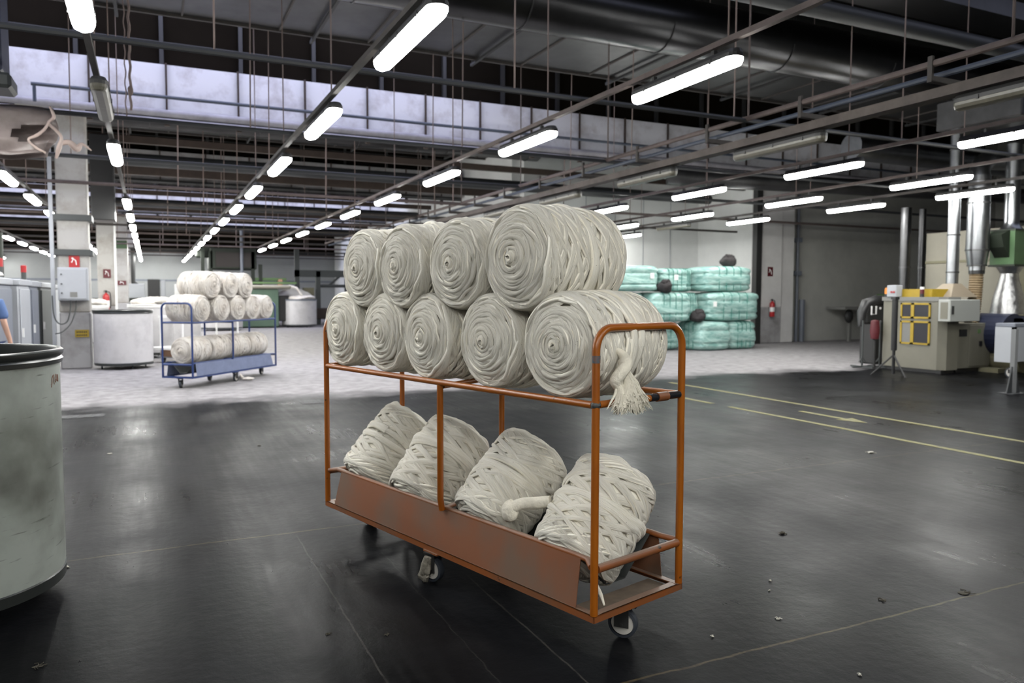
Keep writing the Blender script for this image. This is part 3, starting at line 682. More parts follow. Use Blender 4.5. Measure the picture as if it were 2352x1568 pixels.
def trolley(name, label, loc, rz, Lc, tube_m, low_m, sheet_m, details=False, load='tray', mid2=1.26, W=.56):
    t = thing(name, label, 'trolley', loc, rz)
    r = .0165; H = 1.372
    def uframe(y):
        pts = [(0, y, .195)]
        for a in np.linspace(0, PI/2, 7): pts.append((.09-.09*math.cos(a), y, H-.09+.09*math.sin(a)))
        for a in np.linspace(0, PI/2, 7): pts.append((W-.09+.09*math.sin(a), y, H-.09+.09*math.cos(a)))
        pts.append((W, y, .195)); return pts
    for y in (0, Lc):
        ef = MB().tube(uframe(y), r, 16).build('end_frame', tube_m, t, smooth=True)
        MB().tube([(r, y, .385), (W-r, y, .385)], .0175, 14).build('cross_bar', low_m, t, smooth=True)
        MB().tube([(r, y, 1.062), (W-r, y, 1.062)], .0155, 14).build('cross_bar', tube_m, t, smooth=True)
        if details and y == 0:
            MB().tube([(.205, 0, 1.062), (.30, 0, 1.062)], .0165, 16).build('tape_wrap', M['tape'], t, smooth=True)
            MB().tube([(.335, 0, 1.062), (W-.02, 0, 1.062)], .0168, 16).build('tape_wrap', M['tape'], t, smooth=True)
            MB().tube([(.385, 0, 1.062), (.455, 0, 1.062)], .0205, 18).build('sleeve', M['orange_low'], t, smooth=True)
            wc = MB().blob((0, .001, 1.062), (.021, .021, .02), 12, 3, .12); wc.build('weld', M['grey_dk'], t, smooth=True)
            MB().tube([(0, -.0005, 1.232), (0, -.0005, 1.262)], .0172, 14).build('chipped_patch', mat('bare_steel_patch', (.07, .085, .10), .45, col2=(.25, .08, .02), nscale=30, thr=(.3, .5)), t, smooth=True)
    for x in (0, W):
        MB().tube([(x, r, 1.06), (x, Lc-r, 1.06)], .0155, 14).build('deck_rail', tube_m, t, smooth=True)
        s_ = 1 if x == 0 else -1; xi = x+s_*.035
        MB().tube([(x+s_*.0, r, .392), (xi, .07, .402), (xi, .14, .405), (xi, Lc-.14, .405), (xi, Lc-.07, .402), (x, Lc-r, .395)], .0135, 12).build('tray_rail', low_m, t, smooth=True)
        ym = 1.08 if x == 0 else mid2
        MB().tube([(x+s_*.01, ym, .40), (x, ym, .46), (x, ym, 1.048)], .0165, 14).build('post', tube_m, t, smooth=True)
        # side sheet: slopes from the tray rail down to the base angle, both ends cut obliquely
        th = .003; a, b_ = (xi-s_*.013), (x-s_*.006)
        vs = [(a, .10, .402), (a, Lc-.14, .402), (b_, Lc-.10, .197), (b_, .10, .197)]
        vs += [(p[0]+s_*th, p[1], p[2]) for p in vs]
        MB().add(vs, [(0, 1, 2, 3), (7, 6, 5, 4), (0, 4, 5, 1), (1, 5, 6, 2), (2, 6, 7, 3), (3, 7, 4, 0)]).build('side_sheet', sheet_m, t)
    # inner V floor of the tray
    vs = [(.05, .13, .40), (.22, .13, .235), (W-.22, .13, .235), (W-.05, .13, .40)]; vs += [(p[0], Lc-.13, p[2]) for p in vs]; k = len(vs)
    vs += [(p[0], p[1], p[2]-.004) for p in vs]
    fs = []
    for i in range(3): fs += [(i, i+1, i+5, i+4), (i+8, i+12, i+13, i+9)]
    fs += [(0, 4, 12, 8), (3, 11, 15, 7)]+[(i, i+8, i+9, i+1) for i in range(3)]+[(i+4, i+5, i+13, i+12) for i in range(3)]
    MB().add(vs, fs).build('tray_floor', M['mach_dk'] if 0 else M['grey_dk'], t)
    MB().tube([(r, 1.08, 1.04), (W-r, mid2, 1.04)], .014, 12).build('cross_bar', tube_m, t, smooth=True)
    MB().tube([(.03, 1.08, .405), (W-.03, mid2, .405)], .012, 10).build('cross_bar', low_m, t, smooth=True)
    # base of steel angle
    bf = MB()
    for x in (0, W):
        s_ = 1 if x == 0 else -1
        bf.box(min(x-s_*.012, x+s_*.024), max(x-s_*.012, x+s_*.024), -.012, Lc+.012, .192, .197).box(min(x-s_*.012, x-s_*.008), max(x-s_*.012, x-s_*.008), -.012, Lc+.012, .166, .197)
    for y in (0, Lc):
        s_ = 1 if y == 0 else -1
        bf.box(-.012, W+.012, min(y-s_*.012, y+s_*.028), max(y-s_*.012, y+s_*.028), .191, .196).box(-.012, W+.012, min(y-s_*.012, y-s_*.007), max(y-s_*.012, y-s_*.007), .166, .196)
    bf.build('base_frame', low_m, t)
    MB().box(.02, W-.02, .02, .16, .168, .174).build('caster_plate', M['steel_dk'] if not details else mat('caster_plate_dusty', (.15, .115, .085), .8, noise=.3, nscale=14), t)
    MB().box(.02, W-.02, Lc-.16, Lc-.02, .168, .174).build('caster_plate', low_m, t)
    MB().box(-.02, W+.02, 1.09, 1.21, .160, .168).build('caster_plate', low_m, t)
    caster(t, W/2, .06, .45, M['steel_dk']); caster(t, W/2, Lc-.07, .2, M['steel_dk'])
    caster(t, .02, 1.15, .25, M['steel_dk']); caster(t, W-.02, 1.15, .1, M['steel_dk'])
    return t
RZ = math.radians(15.445); OX, OY = 1.6164, 2.638
near = trolley('bobbin_trolley', 'orange tubular trolley on casters loaded with cream wool bobbins, in the foreground', (OX, OY, 0), RZ, 2.315, M['orange'], M['orange_low'], M['orange_sheet'], True)
MW = Matrix.Translation((OX, OY, 0)) @ Matrix.Rotation(RZ, 4, 'Z')
# rag of roving wound round the middle caster
rg = MB().tube([(-.045, -.01, .15), (-.05, .0, .11), (-.045, .02, .06), (-.03, .04, .03), (-.01, .03, .06), (-.03, .0, .10), (-.035, -.02, .145)], [.014, .02, .022, .024, .02, .016, .01], 10).blob((-.035, .03, .04), (.024, .04, .035), 12, 5, .25).blob((-.04, 0, .085), (.02, .028, .04), 12, 9, .25)
rg.v = [tuple(Vector(v)+Vector((.0, 1.15, 0))) for v in rg.v]
o = rg.build('yarn_tangle', M['wool_dusty'], smooth=True); o.matrix_world = MW; tag(o, 'grey white strand of roving tangled round the middle caster of the orange trolley', 'yarn')

bl = [(.235, 1.297, 'lower deck row, nearest the rounded handle'), (.735, 1.292, 'lower deck row, second from the handle'), (1.235, 1.292, 'lower deck row, middle one of five'),
      (1.69, 1.297, 'lower deck row, second from the far end'), (2.16, 1.30, 'lower deck row, at the far left end')]
for i, (u, z, lb) in enumerate(bl):
    p = MW @ Vector((.25+.012*(i % 2), u, z-.005)); bobbin(BOB[i % 4], p, (0, [0, .9, 2.0, 3.3, 4.6][i], RZ-PI/2+[.05, 0, -.03, .02, 0][i]), 'cream wool bobbin on the orange trolley, '+lb, 'cream bobbins in the lower row on the orange trolley', (1, 1.04 if i == 0 else 1, 1))
tl = [(.485, 1.682, 'nearest and largest of the top row'), (.985, 1.672, 'second nearest of the top row'), (1.455, 1.672, 'third nearest of the top row'), (1.905, 1.672, 'farthest of the top row')]
for i, (u, z, lb) in enumerate(tl):
    s_ = 1.04 if i == 0 else 1
    p = MW @ Vector((.24+.015*(i % 2), u, z-.01)); bobbin(BOB[(i+2) % 4], p, (0, [1.3, 2.9, 5.0, .4][i], RZ-PI/2+[.02, .03, -.02, .01][i]), 'cream wool bobbin on the orange trolley, '+lb, 'cream bobbins in the top row on the orange trolley', (s_, s_*1.03, s_))
# bobbins standing tilted in the tray
for i, (u, v, z, tilt, az) in enumerate(((.29, .315, .475, 44, 4), (.87, .30, .515, 44, -3), (1.50, .30, .515, 46, 3), (2.04, .30, .52, 46, -2))):
    # local axis Y -> tilt up about X', pointing across the trolley
    Rm = Matrix.Rotation(RZ, 3, 'Z') @ Matrix.Rotation(-PI/2+math.radians(az), 3, 'Z') @ Matrix.Rotation(math.radians(tilt), 3, 'X') @ Matrix.Rotation([.4, 2.2, 4.0, 5.3][i], 3, 'Y')
    p = MW @ Vector((v, u, z))
    bobbin(LOW[i % 2], p, Rm, 'cream bobbin tilted in the orange trolley tray, '+['nearest the camera', 'second from the near end', 'just beyond the middle post', 'at the far left end'][i], 'cream bobbins tilted in the tray of the orange trolley', (1, 1.04, 1))
# loose strand ends
def strand(pts, r, name, label, mt=M['wool'], n=10, parent=None):
    P = [Vector(p) for p in pts]; out = []
    for i in range(len(P)-1):
        p0 = P[max(i-1, 0)]; p1 = P[i]; p2 = P[i+1]; p3 = P[min(i+2, len(P)-1)]
        for k in range(6):
            t_ = k/6; out.append(.5*((2*p1)+(-p0+p2)*t_+(2*p0-5*p1+4*p2-p3)*t_**2+(-p0+3*p1-3*p2+p3)*t_**3))
    out.append(P[-1]); rr = np.interp(np.linspace(0, 1, len(out)), np.linspace(0, 1, len(r)), r)
    return MB().tube(out, list(rr), n)
bob0 = [o for o in C.objects if o.name == 'wool_bobbin'][0]
def put(mb, name, label, par=None):
    o = mb.build(name, M['wool_end'], smooth=True)
    if par is not None: o.parent = par; o.matrix_parent_inverse = (Matrix.Translation(par.location) @ par.rotation_euler.to_matrix().to_4x4() @ Matrix.Diagonal((*par.scale, 1))).inverted()
    o.matrix_basis = MW
    return o
kn = strand([(.20, .03, 1.33), (.205, -.02, 1.30), (.19, -.045, 1.262), (.165, -.045, 1.235), (.15, -.03, 1.20), (.165, -.03, 1.17)], [.012, .020, .028, .026, .026, .018], '', '')
kn.blob((.200, -.038, 1.268), (.034, .028, .034), 16, 2, .10).blob((.160, -.03, 1.205), (.028, .022, .032), 14, 8, .2)
rg_ = random.Random(3)
for fan, cx, spread, tilt, nn, ln0 in ((0, .200, .27, .36, 520, .185), (1, .165, .22, -.12, 120, .125)):
    for k in range(nn):    # fans of combed fibres
        a = rg_.gauss(0, spread); ln = ln0*rg_.uniform(.78, 1.05)*(1-.15*abs(a)); x0 = cx+rg_.uniform(-.010, .010); dx = math.sin(a)+tilt; z0 = 1.245 if fan == 0 else 1.19
        pts = [(x0, -.035+rg_.uniform(-.010, .010), z0), (x0+dx*ln*.3, -.045+rg_.uniform(-.018, .01), z0-ln*.4), (x0+dx*ln*.62, -.045+rg_.uniform(-.028, .012), z0-ln*.75), (x0+dx*ln*.9+rg_.uniform(-.006, .006), -.04+rg_.uniform(-.03, .015), z0-ln*1.0)]
        kn.tube(pts, [.0045, .0060, .0048, .0008], 4, cap=False)
kn.v = [(p[0]-.064, p[1], p[2]-.043) for p in kn.v]; put(kn, 'loose_end', '', bob0)
low0 = [o for o in C.objects if o.name.startswith('wool_bobbin')][9:13]
k2 = strand([(.17, .44, .55), (.13, .50, .535), (.09, .545, .53), (.06, .575, .51), (.055, .585, .475)], [.026, .030, .028, .028, .022], '', '')
k2.blob((.052, .592, .492), (.040, .042, .052), 18, 4, .08); put(k2, 'loose_end', '', low0[0])
k3 = strand([(.16, .16, .30), (.14, .12, .262), (.12, .075, .232), (.10, .035, .20)], [.009, .007, .009, .004], '', ''); put(k3, 'trailing_strand', '', low0[0])

def at(x, y, Y):
    """point at depth Y (metres) that the photograph shows at pixel x, y"""
    d = r2*((x-1176)/1765)-u2*((y-784)/1765)+fw
    return Vector((0, 0, 1.5))+d*(Y/d.y)
# ------------------------------------------------------------------ blue trolley
A2 = -math.radians(39.8)
N2 = (.17, 13.62)
tr2 = trolley('bobbin_trolley', 'blue tubular trolley stacked with white wool bobbins, further back on the left', (N2[0], N2[1], 0), A2, 2.42, M['blue_cart'], M['blue_cart'], M['blue_sheet'], False, mid2=1.08)
M2 = Matrix.Translation((N2[0], N2[1], 0)) @ Matrix.Rotation(A2, 4, 'Z')
nm5 = ['at the rounded handle', 'second from the rounded handle', 'middle of five', 'fourth from the rounded handle', 'at the far right end']
for i, u in enumerate((.27, .80, 1.27, 1.72, 2.15)):
    bobbin(WHT[0], M2 @ Vector((.29, u, 1.285)), (0, i*1.3, A2+PI/2), 'white wool bobbin in the lower row on the blue trolley, '+nm5[i], 'white bobbins in the lower row on the blue trolley', (1.03, 1.08, 1.03))
for i, u in enumerate((.56, 1.06, 1.50)):
    bobbin(WHT[0], M2 @ Vector((.29, u, 1.675)), (0, i*2+.5, A2+PI/2), 'white wool bobbin in the top row on the blue trolley, '+['at the left, lying longest', 'in the middle', 'at the right'][i], 'white bobbins in the top row on the blue trolley', (1.03, 1.08, 1.03))
for i, u in enumerate((.35, .91, 1.47, 2.03)):
    bobbin(WHT[0], M2 @ Vector((.28, u, .60)), (0, i*1.7, A2), 'white bobbin lying lengthwise in the blue trolley tray, '+['its round end showing', 'second from the rounded handle', 'third from the rounded handle', 'at the far right end'][i], 'white bobbins in the tray of the blue trolley', (1, 1.02, 1))
o = MB().blob((.05, 0, .03), (.10, .05, .03), 12, 3, .3).tube([(0, 0, .02), (-.05, .02, .06), (-.08, .0, .11), (-.06, .04, .05)], .02, 8).build('yarn_tangle', M['wool_white'], smooth=True, loc=(1.50, 14.25, 0)); tag(o, 'tangle of white roving on the floor at a caster of the blue trolley', 'yarn')
# white flat trolley behind it
t = thing('platform_trolley', 'white metal trolley with a wooden block on its shelf, half hidden behind the blue trolley', 'trolley', (-.02, 18.9, 0), -.9)
for x in (0, .7):
    for y in (.3, 1.9): MB().tube([(x, y, .1), (x, y, 1.02)], .022, 10).build('post', M['white_p'], t, smooth=True)
MB().box(-.05, .75, 0, 2.0, .30, .345).build('shelf', M['white_p'], t)
MB().box(-.02, .72, .25, 1.95, 1.0, 1.04).build('top_rail', M['white_p'], t)
MB().box(-.03, .73, .2, 2.0, .1, .13).build('lower_frame', M['grey_cab'], t)
for x in (.05, .65):
    for y in (.3, 1.8): caster(t, x, y, 0, M['steel_dk'], .055)
tag(MB().box(.1, .6, .2, .75, 0, .17, .01).build('wooden_block', M['wood'], loc=(-.02, 18.9, .132)), 'tan wooden block lying on the lower frame of the white trolley', 'block')
C.objects['wooden_block'].rotation_euler = (0, 0, -.9)

# ------------------------------------------------------------------ sliver cans
def can(x, y, R, H, label, body, rim, fill=None, cast=True, group=None, rings=True):
    t = thing('sliver_can', label, 'bin', (x, y, 0), 0, group)
    MB().lathe([(R*.99, .10), (R, .16), (R, H-.07)], 72).lathe([(R*.985, H-.07), (R*.985, .2)], 72).build('body', body, t, smooth=True, fix=False)
    MB().lathe([(R-.02, H-.075), (R+.012, H-.07), (R+.016, H-.05), (R+.006, H-.038), (R+.016, H-.028), (R+.018, H-.008), (R+.008, H), (R-.012, H), (R-.018, H-.01), (R-.02, H-.075)], 72).build('rim', rim, t, smooth=True)
    MB().lathe([(R*.93, .075), (R*1.0, .08), (R*1.006, .13), (R*.99, .14)], 72, cap0=True).build('base_ring', M['can_rim'], t, smooth=True)
    MB().lathe([(R*.98, H-.2), (R*.98, .35), (.001, .35)], 48).build('liner', M['can_in'], t, smooth=True)
    for a in (.4, 2.0, 3.5, 5.1):
        w_ = MB().lathe([(.001, -.015), (.035, -.015), (.04, 0), (.035, .015), (.001, .015)], 20)
        w_.v = [(p[2]+R*.78*math.cos(a), p[0]+R*.78*math.sin(a), p[1]+.04) for p in w_.v]; w_.build('castor', M['rubber'], t, smooth=True)
    if fill:
        f = MB()
        for i in range(9):
            a = i*2.4; q = R*.55*math.sqrt(i/9); f.blob((q*math.cos(a), q*math.sin(a), H+.01+.03*(i % 3)), (R*.5, R*.5, .11), 16, i, .12)
        tag(f.build('wool_heap', M['wool_white'], smooth=True, loc=(x, y, 0)), fill, 'wool')
    return t
cn = can(-.97, 4.48, .55, 1.235, 'large worn grey can with a black rim, cut by the left photo edge', M['can'], M['can_rim'])
# marks written on the near can
wr = MB()
def on_can(u, z, R=.5515): a = u/R; return (R*math.cos(a), R*math.sin(a), z)
u0 = -.125
def stroke(pts, r=.0022): wr.tube([on_can(u0+.75*p[0], 1.085+.75*p[1]) for p in pts], r*.7, 5)
stroke([(-.02, .03), (-.035, .01), (-.035, -.02), (-.045, -.045)]); stroke([(-.005, .035), (-.012, .0), (.0, -.03)])
stroke([(.035, .035), (.018, .015), (.015, -.012), (.03, -.02), (.038, -.004), (.02, .0)]); stroke([(.055, .03), (.05, -.005), (.062, -.015), (.075, .0), (.075, .028)]); stroke([(.075, .028), (.078, -.02)])
wr.build('handwriting', M['red_dk'] if 0 else mat('faded_red_marker', (.30, .14, .10), .7), cn)
can(-.50, 17.75, .55, 1.20, 'white can with a dark rim beside the first column', M['can_clean'], M['can_rim'])
can(.02, 20.6, .50, 1.28, 'white can heaped with white wool behind the dark rimmed can', M['can_clean'], M['white_p'], 'heap of white wool swelling over the rim of the rear can')
can(.85, 23.5, .45, 1.18, 'narrow white can just behind the wool heaped can', M['can_clean'], M['white_p'])
p = at(688, 740, 37.6); can(p.x, 37.6, .80, 1.33, 'white can receiving a falling sliver at the pale green machine', M['can_clean'], M['grey_cab2'], 'mound of white wool in the can by the pale green machine')
p = at(505, 740, 36.5); can(p.x, 35.4, .85, 1.2, 'distant white can behind the blue trolley', M['can_clean'], M['grey_cab2'])
p = at(360, 740, 31); can(p.x, 31, .50, 1.25, 'distant white can behind the white trolley', M['can_clean'], M['grey_cab'])
p = at(212, 740, 26); can(p.x-.1, 26, .55, 1.2, 'white can between the first two columns with wool piled on it', M['can_clean'], M['white_p'], 'wool bulging from the can between the first two columns')

# ------------------------------------------------------------------ things on the columns
t = thing('switch_cabinet', 'light grey electrical cabinet fixed to the nearest column', 'cabinet', (-1.38, 17.655, 1.39))
MB().box(-.26, .27, -.02, .24, 0, .66, .012).build('cabinet_body', M['grey_cab'], t); MB().box(-.235, .245, -.04, -.018, .03, .63, .008).build('door', M['grey_cab'], t)
MB().box(-.05, .08, -.046, -.038, .07, .17).build('vent', M['mesh_grey'], t)
for z in (.15, .33, .52): MB().tube([(-.19, -.06, z), (-.19, -.035, z)], .015, 12).build('lock', M['black'], t, smooth=True)
t2 = strand([(-.05, .05, 0), (-.06, .03, -.2), (-.12, 0, -.42), (-.25, 0, -.46), (-.34, 0, -.30), (-.36, 0, .1)], [.012]*6, '', ''); t2.build('cable', M['grey_dk'], t, smooth=True)
strand([(.05, .05, 0), (.03, .03, -.2), (-.05, 0, -.45), (-.2, .0, -.62), (-.33, .05, -.66)], [.010]*5, '', '').build('cable', M['grey_dk'], t, smooth=True)
def sign(x, y, z, w_, h, base, glyph, label, rot=0, name='wall_sign', cat='sign'):
    t = thing(name, label, cat, (x, y, z), rot)
    MB().box(-w_/2, w_/2, -.006, 0, -h/2, h/2).build('plate', base, t)
    if glyph: glyph(t, w_, h)
    return t
def fig_hose(t, w_, h):
    g = MB().tube([(-w_*.25, -.008, -h*.1), (-w_*.05, -.008, h*.22), (w_*.15, -.008, h*.05)], .012, 6).tube([(w_*.15, -.008, h*.05), (w_*.2, -.008, -h*.3)], .010, 6).blob((-w_*.15, -.008, h*.25), (.02, .004, .02), 8, 1, 0)
    g.build('pictogram', M['white_p'], t)
sign(-1.36, 17.89, 2.18, .19, .24, M['red'], fig_hose, 'red fire sign with a white pictogram above the switch cabinet')
sign(-1.26, 17.888, .72, .25, .15, M['yellow'], lambda t, w_, h: [MB().box(-w_*.38+i*w_*.13, -w_*.38+i*w_*.13+w_*.08, -.008, -.005, z, z+.03).build('lettering', M['black'], t) for z in (.015, -.05) for i in range(6)], 'small yellow notice with two lines of black lettering low on the nearest column')
sign(-1.23, 28.28, 2.2, .22, .28, M['red_dk'], fig_hose, 'dark red fire sign on the second column')
sign(-1.10, 38.68, 2.05, .35, .2, M['red_dk'], fig_hose, 'small red sign on the third column')
sign(-1.18, 38.67, 3.75, .65, .34, M['green_box'], None, 'green exit sign high on the third column')
sign(18.05, 18.87, 2.3, .22, .30, M['red_dk'], fig_hose, 'red fire sign on the broad column beside the bales')
def extinguisher(x, y, z, label, s_=1.0):
    t = thing('fire_extinguisher', label, 'fire extinguisher', (x, y, z)); t.scale = (s_,)*3
    MB().lathe([(.001, 0), (.075, .0), (.08, .015), (.08, .40), (.065, .45), (.03, .475), (.022, .50)], 24).build('cylinder', M['red'], t, smooth=True)
    MB().lathe([(.0805, .16), (.0805, .30)], 24).build('label_band', M['white_p'], t, smooth=True, fix=False)
    MB().box(-.06, .03, -.012, .012, .52, .535).box(-.05, .03, -.012, .012, .55, .565).lathe([(.022, .49), (.022, .55), (.001, .55)], 12).build('valve_handle', M['black'], t)
    strand([(.02, 0, .53), (.09, -.01, .50), (.105, -.01, .3), (.09, -.01, .1)], [.012, .012, .012, .016], '', '').build('hose', M['black'], t, smooth=True)
extinguisher(-1.27, 28.17, .95, 'red fire extinguisher on the foot of the second column', 1.25)
extinguisher(18.05, 18.75, .86, 'red fire extinguisher hung on the broad column beside the bales')

# ------------------------------------------------------------------ left machines
for i, (y0, y1, x_, m_) in enumerate(((12.6, 14.7, -2.02, 'grey_cab2'), (14.85, 16.1, -1.94, 'grey_cab'), (16.6, 17.6, -1.98, 'grey_cab2'), (18.2, 20.6, -2.0, 'grey_dk'), (21.2, 23.5, -2.1, 'grey_cab'))):
    lb = ['nearest blue grey machine cabinet at the left edge', 'pale grey open machine cabinet door left of the column', 'narrow blue grey cabinet behind the pale one', 'dark machine cabinet beside the first column', 'light grey cabinet far back in the left machine line'][i]
    t = thing('machine_cabinet', lb, 'machine', (x_, (y0+y1)/2, 0), 0, 'combing machine cabinets on the left'); h = (y1-y0)/2
    MB().box(-1.3, 0, -h, h, .06, 1.66, .02).build('casing', M[m_], t)
    MB().box(0, .02, -h+.06, h-.06, .12, 1.60, .008).build('door', M['grey_cab' if i in (1,) else m_], t)
    MB().box(-1.34, .03, -h-.03, h+.03, 1.66, 1.76, .01).build('top_cover', M['grey_cab'], t)
    MB().box(.02, .05, -h+.10, -h+.13, .8, .95).build('handle', M['white_p'], t)
    MB().box(-1.28, -.05, -h+.05, h-.05, 0, .06).build('plinth', M['grey_dk'], t)
for i, (x, y) in enumerate(((-2.45, 15.5), (-2.3, 15.6), (-2.4, 19.2))):
    t = thing('signal_lamp', ['red capped signal light at the left edge, left of a pair', 'red capped signal light at the left edge, right of a pair', 'single red signal light farther back on the left machines'][i], 'signal light', (x, y, 1.76))
    MB().lathe([(.001, 0), (.05, 0), (.05, .22), (.001, .22)], 14).build('stem', M['grey_dk'], t, smooth=True); MB().lathe([(.055, .22), (.055, .36), (.001, .37)], 14).build('lens', M['red'], t, smooth=True)
t = tag(MB().lathe([(.14, 0), (.14, 3.4)], 20, (-4.15, 28, 0)).build('machine_post', M['mach_dk'], smooth=True), 'mottled dark post rising behind the machines at the left edge', 'post')
tag(MB().blob((-2.45, 14.6, 1.84), (.35, .5, .10), 14, 4, .2).build('wool_pile', M['wool_white'], smooth=True), 'pile of white wool lying on the machine at the left edge', 'wool')

# ------------------------------------------------------------------ worker at the left edge
def person():
    ox, oy = -1.93, 11.9
    t = thing('person', 'worker in a blue work shirt standing at the left edge, arm hanging down', 'person', (ox, oy, 0), -.25)
    def skin(name, pts, edges, mt, sub=2, parent=t):
        me = bpy.data.meshes.new(name); me.from_pydata([p[0] for p in pts], edges, []); o = bpy.data.objects.new(name, me); C.objects.link(o); o.parent = parent
        sk = o.modifiers.new('Skin', 'SKIN'); sk.use_smooth_shade = True; me_ = me.skin_vertices[0].data if me.skin_vertices else None
        if me_ is None:
            bpy.context.view_layer.objects.active = o; me_ = me.skin_vertices[0].data
        for v, p in zip(me_, pts): v.radius = p[1]
        me_[0].use_root = True
        sb = o.modifiers.new('Sub', 'SUBSURF'); sb.levels = sb.render_levels = sub; me.materials.append(mt)
        return o
    # bare body: head, neck, forearms and hands (continuous)
    P = [((0, 0, .95), (.13, .10)), ((0, 0, 1.20), (.14, .10)), ((0, 0, 1.38), (.12, .09)), ((0, .01, 1.47), (.055, .055)), ((0, .02, 1.54), (.065, .08)), ((0, .03, 1.64), (.075, .095)), ((0, .02, 1.71), (.05, .06)),
         ((.17, 0, 1.40), (.05, .05)), ((.22, -.01, 1.15), (.04, .04)), ((.25, .06, .93), (.028, .03)), ((.255, .09, .85), (.035, .02)),
         ((-.17, 0, 1.40), (.05, .05)), ((-.22, -.01, 1.15), (.04, .04)), ((-.20, .12, .95), (.028, .03)), ((-.18, .17, .90), (.035, .02)),
         ((.09, 0, .88), (.08, .08)), ((.10, .01, .48), (.055, .055)), ((.10, -.02, .10), (.035, .04)), ((-.09, 0, .88), (.08, .08)), ((-.10, .01, .48), (.055, .055)), ((-.10, -.02, .10), (.035, .04))]
    E_ = [(0, 1), (1, 2), (2, 3), (3, 4), (4, 5), (5, 6), (2, 7), (7, 8), (8, 9), (9, 10), (2, 11), (11, 12), (12, 13), (13, 14), (0, 15), (15, 16), (16, 17), (0, 18), (18, 19), (19, 20)]
    for s_, w_ in ((.255, 10), (-.18, 14)):
        b0 = P[w_][0]
        for f, (dx, ln) in enumerate(((-.026, .075), (-.009, .085), (.009, .08), (.025, .062))):
            i0 = len(P); P.append(((b0[0]+dx, b0[1]+.012, b0[2]-.045), (.009, .009))); P.append(((b0[0]+dx*1.1, b0[1]+.03, b0[2]-.045-ln*.5), (.008, .008))); P.append(((b0[0]+dx*1.1, b0[1]+.055, b0[2]-.045-ln*.85), (.007, .007)))
            E_.extend([(w_, i0), (i0, i0+1), (i0+1, i0+2)])
        i0 = len(P); sg = -1 if s_ > 0 else 1
        P.append(((b0[0]+sg*.035, b0[1]+.035, b0[2]-.02), (.010, .010))); P.append(((b0[0]+sg*.04, b0[1]+.06, b0[2]-.05), (.009, .009))); E_.extend([(w_, i0), (i0, i0+1)])
    skin('body', P, E_, M['skin'])
    S = [((0, 0, .90), (.175, .125)), ((0, 0, 1.10), (.165, .12)), ((0, 0, 1.30), (.18, .125)), ((0, .01, 1.42), (.09, .085)), ((.18, 0, 1.39), (.075, .075)), ((.225, -.01, 1.17), (.068, .068)), ((-.18, 0, 1.39), (.075, .075)), ((-.225, -.01, 1.17), (.068, .068))]
    skin('shirt', S, [(0, 1), (1, 2), (2, 3), (2, 4), (4, 5), (2, 6), (6, 7)], M['blue_cloth'])
    Tt = [((0, 0, .93), (.16, .12)), ((.09, 0, .82), (.10, .105)), ((.10, .01, .48), (.075, .08)), ((.10, 0, .10), (.06, .065)), ((-.09, 0, .82), (.10, .105)), ((-.10, .01, .48), (.075, .08)), ((-.10, 0, .10), (.06, .065))]
    skin('trousers', Tt, [(0, 1), (1, 2), (2, 3), (0, 4), (4, 5), (5, 6)], M['navy_cloth'])
    skin('hair', [((0, -.01, 1.62), (.085, .09)), ((0, .0, 1.70), (.08, .10)), ((0, .01, 1.745), (.05, .06))], [(0, 1), (1, 2)], M['hair'])
    for s_ in (-1, 1): MB().blob((s_*.10, .05, .05), (.05, .13, .05), 14, 2, .03).build('shoe', M['black'], t, smooth=True)
    for s_ in (-1, 1): MB().blob((s_*.030, .112, 1.645), (.012, .008, .008), 8, 1, 0).build('eye', M['white_p'], t, smooth=True)
    MB().blob((0, .125, 1.615), (.013, .018, .022), 10, 1, 0).build('nose', M['skin'], t, smooth=True); MB().blob((0, .112, 1.575), (.025, .006, .006), 10, 1, 0).build('mouth', M['red_dk'], t, smooth=True)
person()

# ------------------------------------------------------------------ hanging sheet and hoist at the top left
t = thing('plastic_sheet', 'dusty torn plastic sheet hanging from the cross pipe at the upper left', 'sheet', (0, 11.15, 0))
nx, nz = 46, 12; V = []; F = []
for side in (0, 1):
    for i in range(nx+1):
        for j in range(nz+1):
            x = -5+(5-1.02)*i/nx; f = j/nz; e = max(0, (i-nx*.82)/(nx*.18))
            yy = (-.18 if side == 0 else .18)*min(1, f*5)+.03*math.sin(i*.7+j)+.05*e*math.sin(j*1.9)*f
            V.append((x+.10*e*math.sin(f*5)*f, yy, 3.80-.60*f-.03*math.sin(i*.5)*f))
b_ = (nx+1)*(nz+1)
for side in (0, 1):
    for i in range(nx):
        for j in range(nz):
            if i > nx*.86 and 4 < j < 9 and (i-nx*.86)*1.0 > abs(j-6.5)*1.3 and side == 0: continue
            q = side*b_+i*(nz+1)+j; F.append((q, q+1, q+nz+2, q+nz+1))
mb = MB(); mb.v = V; mb.f = F; o = mb.build('sheet', M['plastic_wrap'], t, smooth=True, fix=False); so = o.modifiers.new('S', 'SOLIDIFY'); so.thickness = .006
strand([(-1.04, -.2, 3.78), (-1.0, -.2, 3.66), (-1.06, -.2, 3.58), (-.98, -.2, 3.5), (-.93, -.18, 3.42), (-.96, -.15, 3.3), (-1.0, -.1, 3.18)], [.012, .022, .016, .02, .018, .03, .015], '', '').build('torn_edge', M['tear'], t, smooth=True)
strand([(-1.06, -.21, 3.58), (-1.10, -.22, 3.50), (-1.18, -.22, 3.42), (-1.27, -.22, 3.36), (-1.20, -.2, 3.28), (-1.1, -.2, 3.22)], [.014, .016, .02, .014, .016, .012], '', '').build('torn_edge', M['tear'], t, smooth=True)
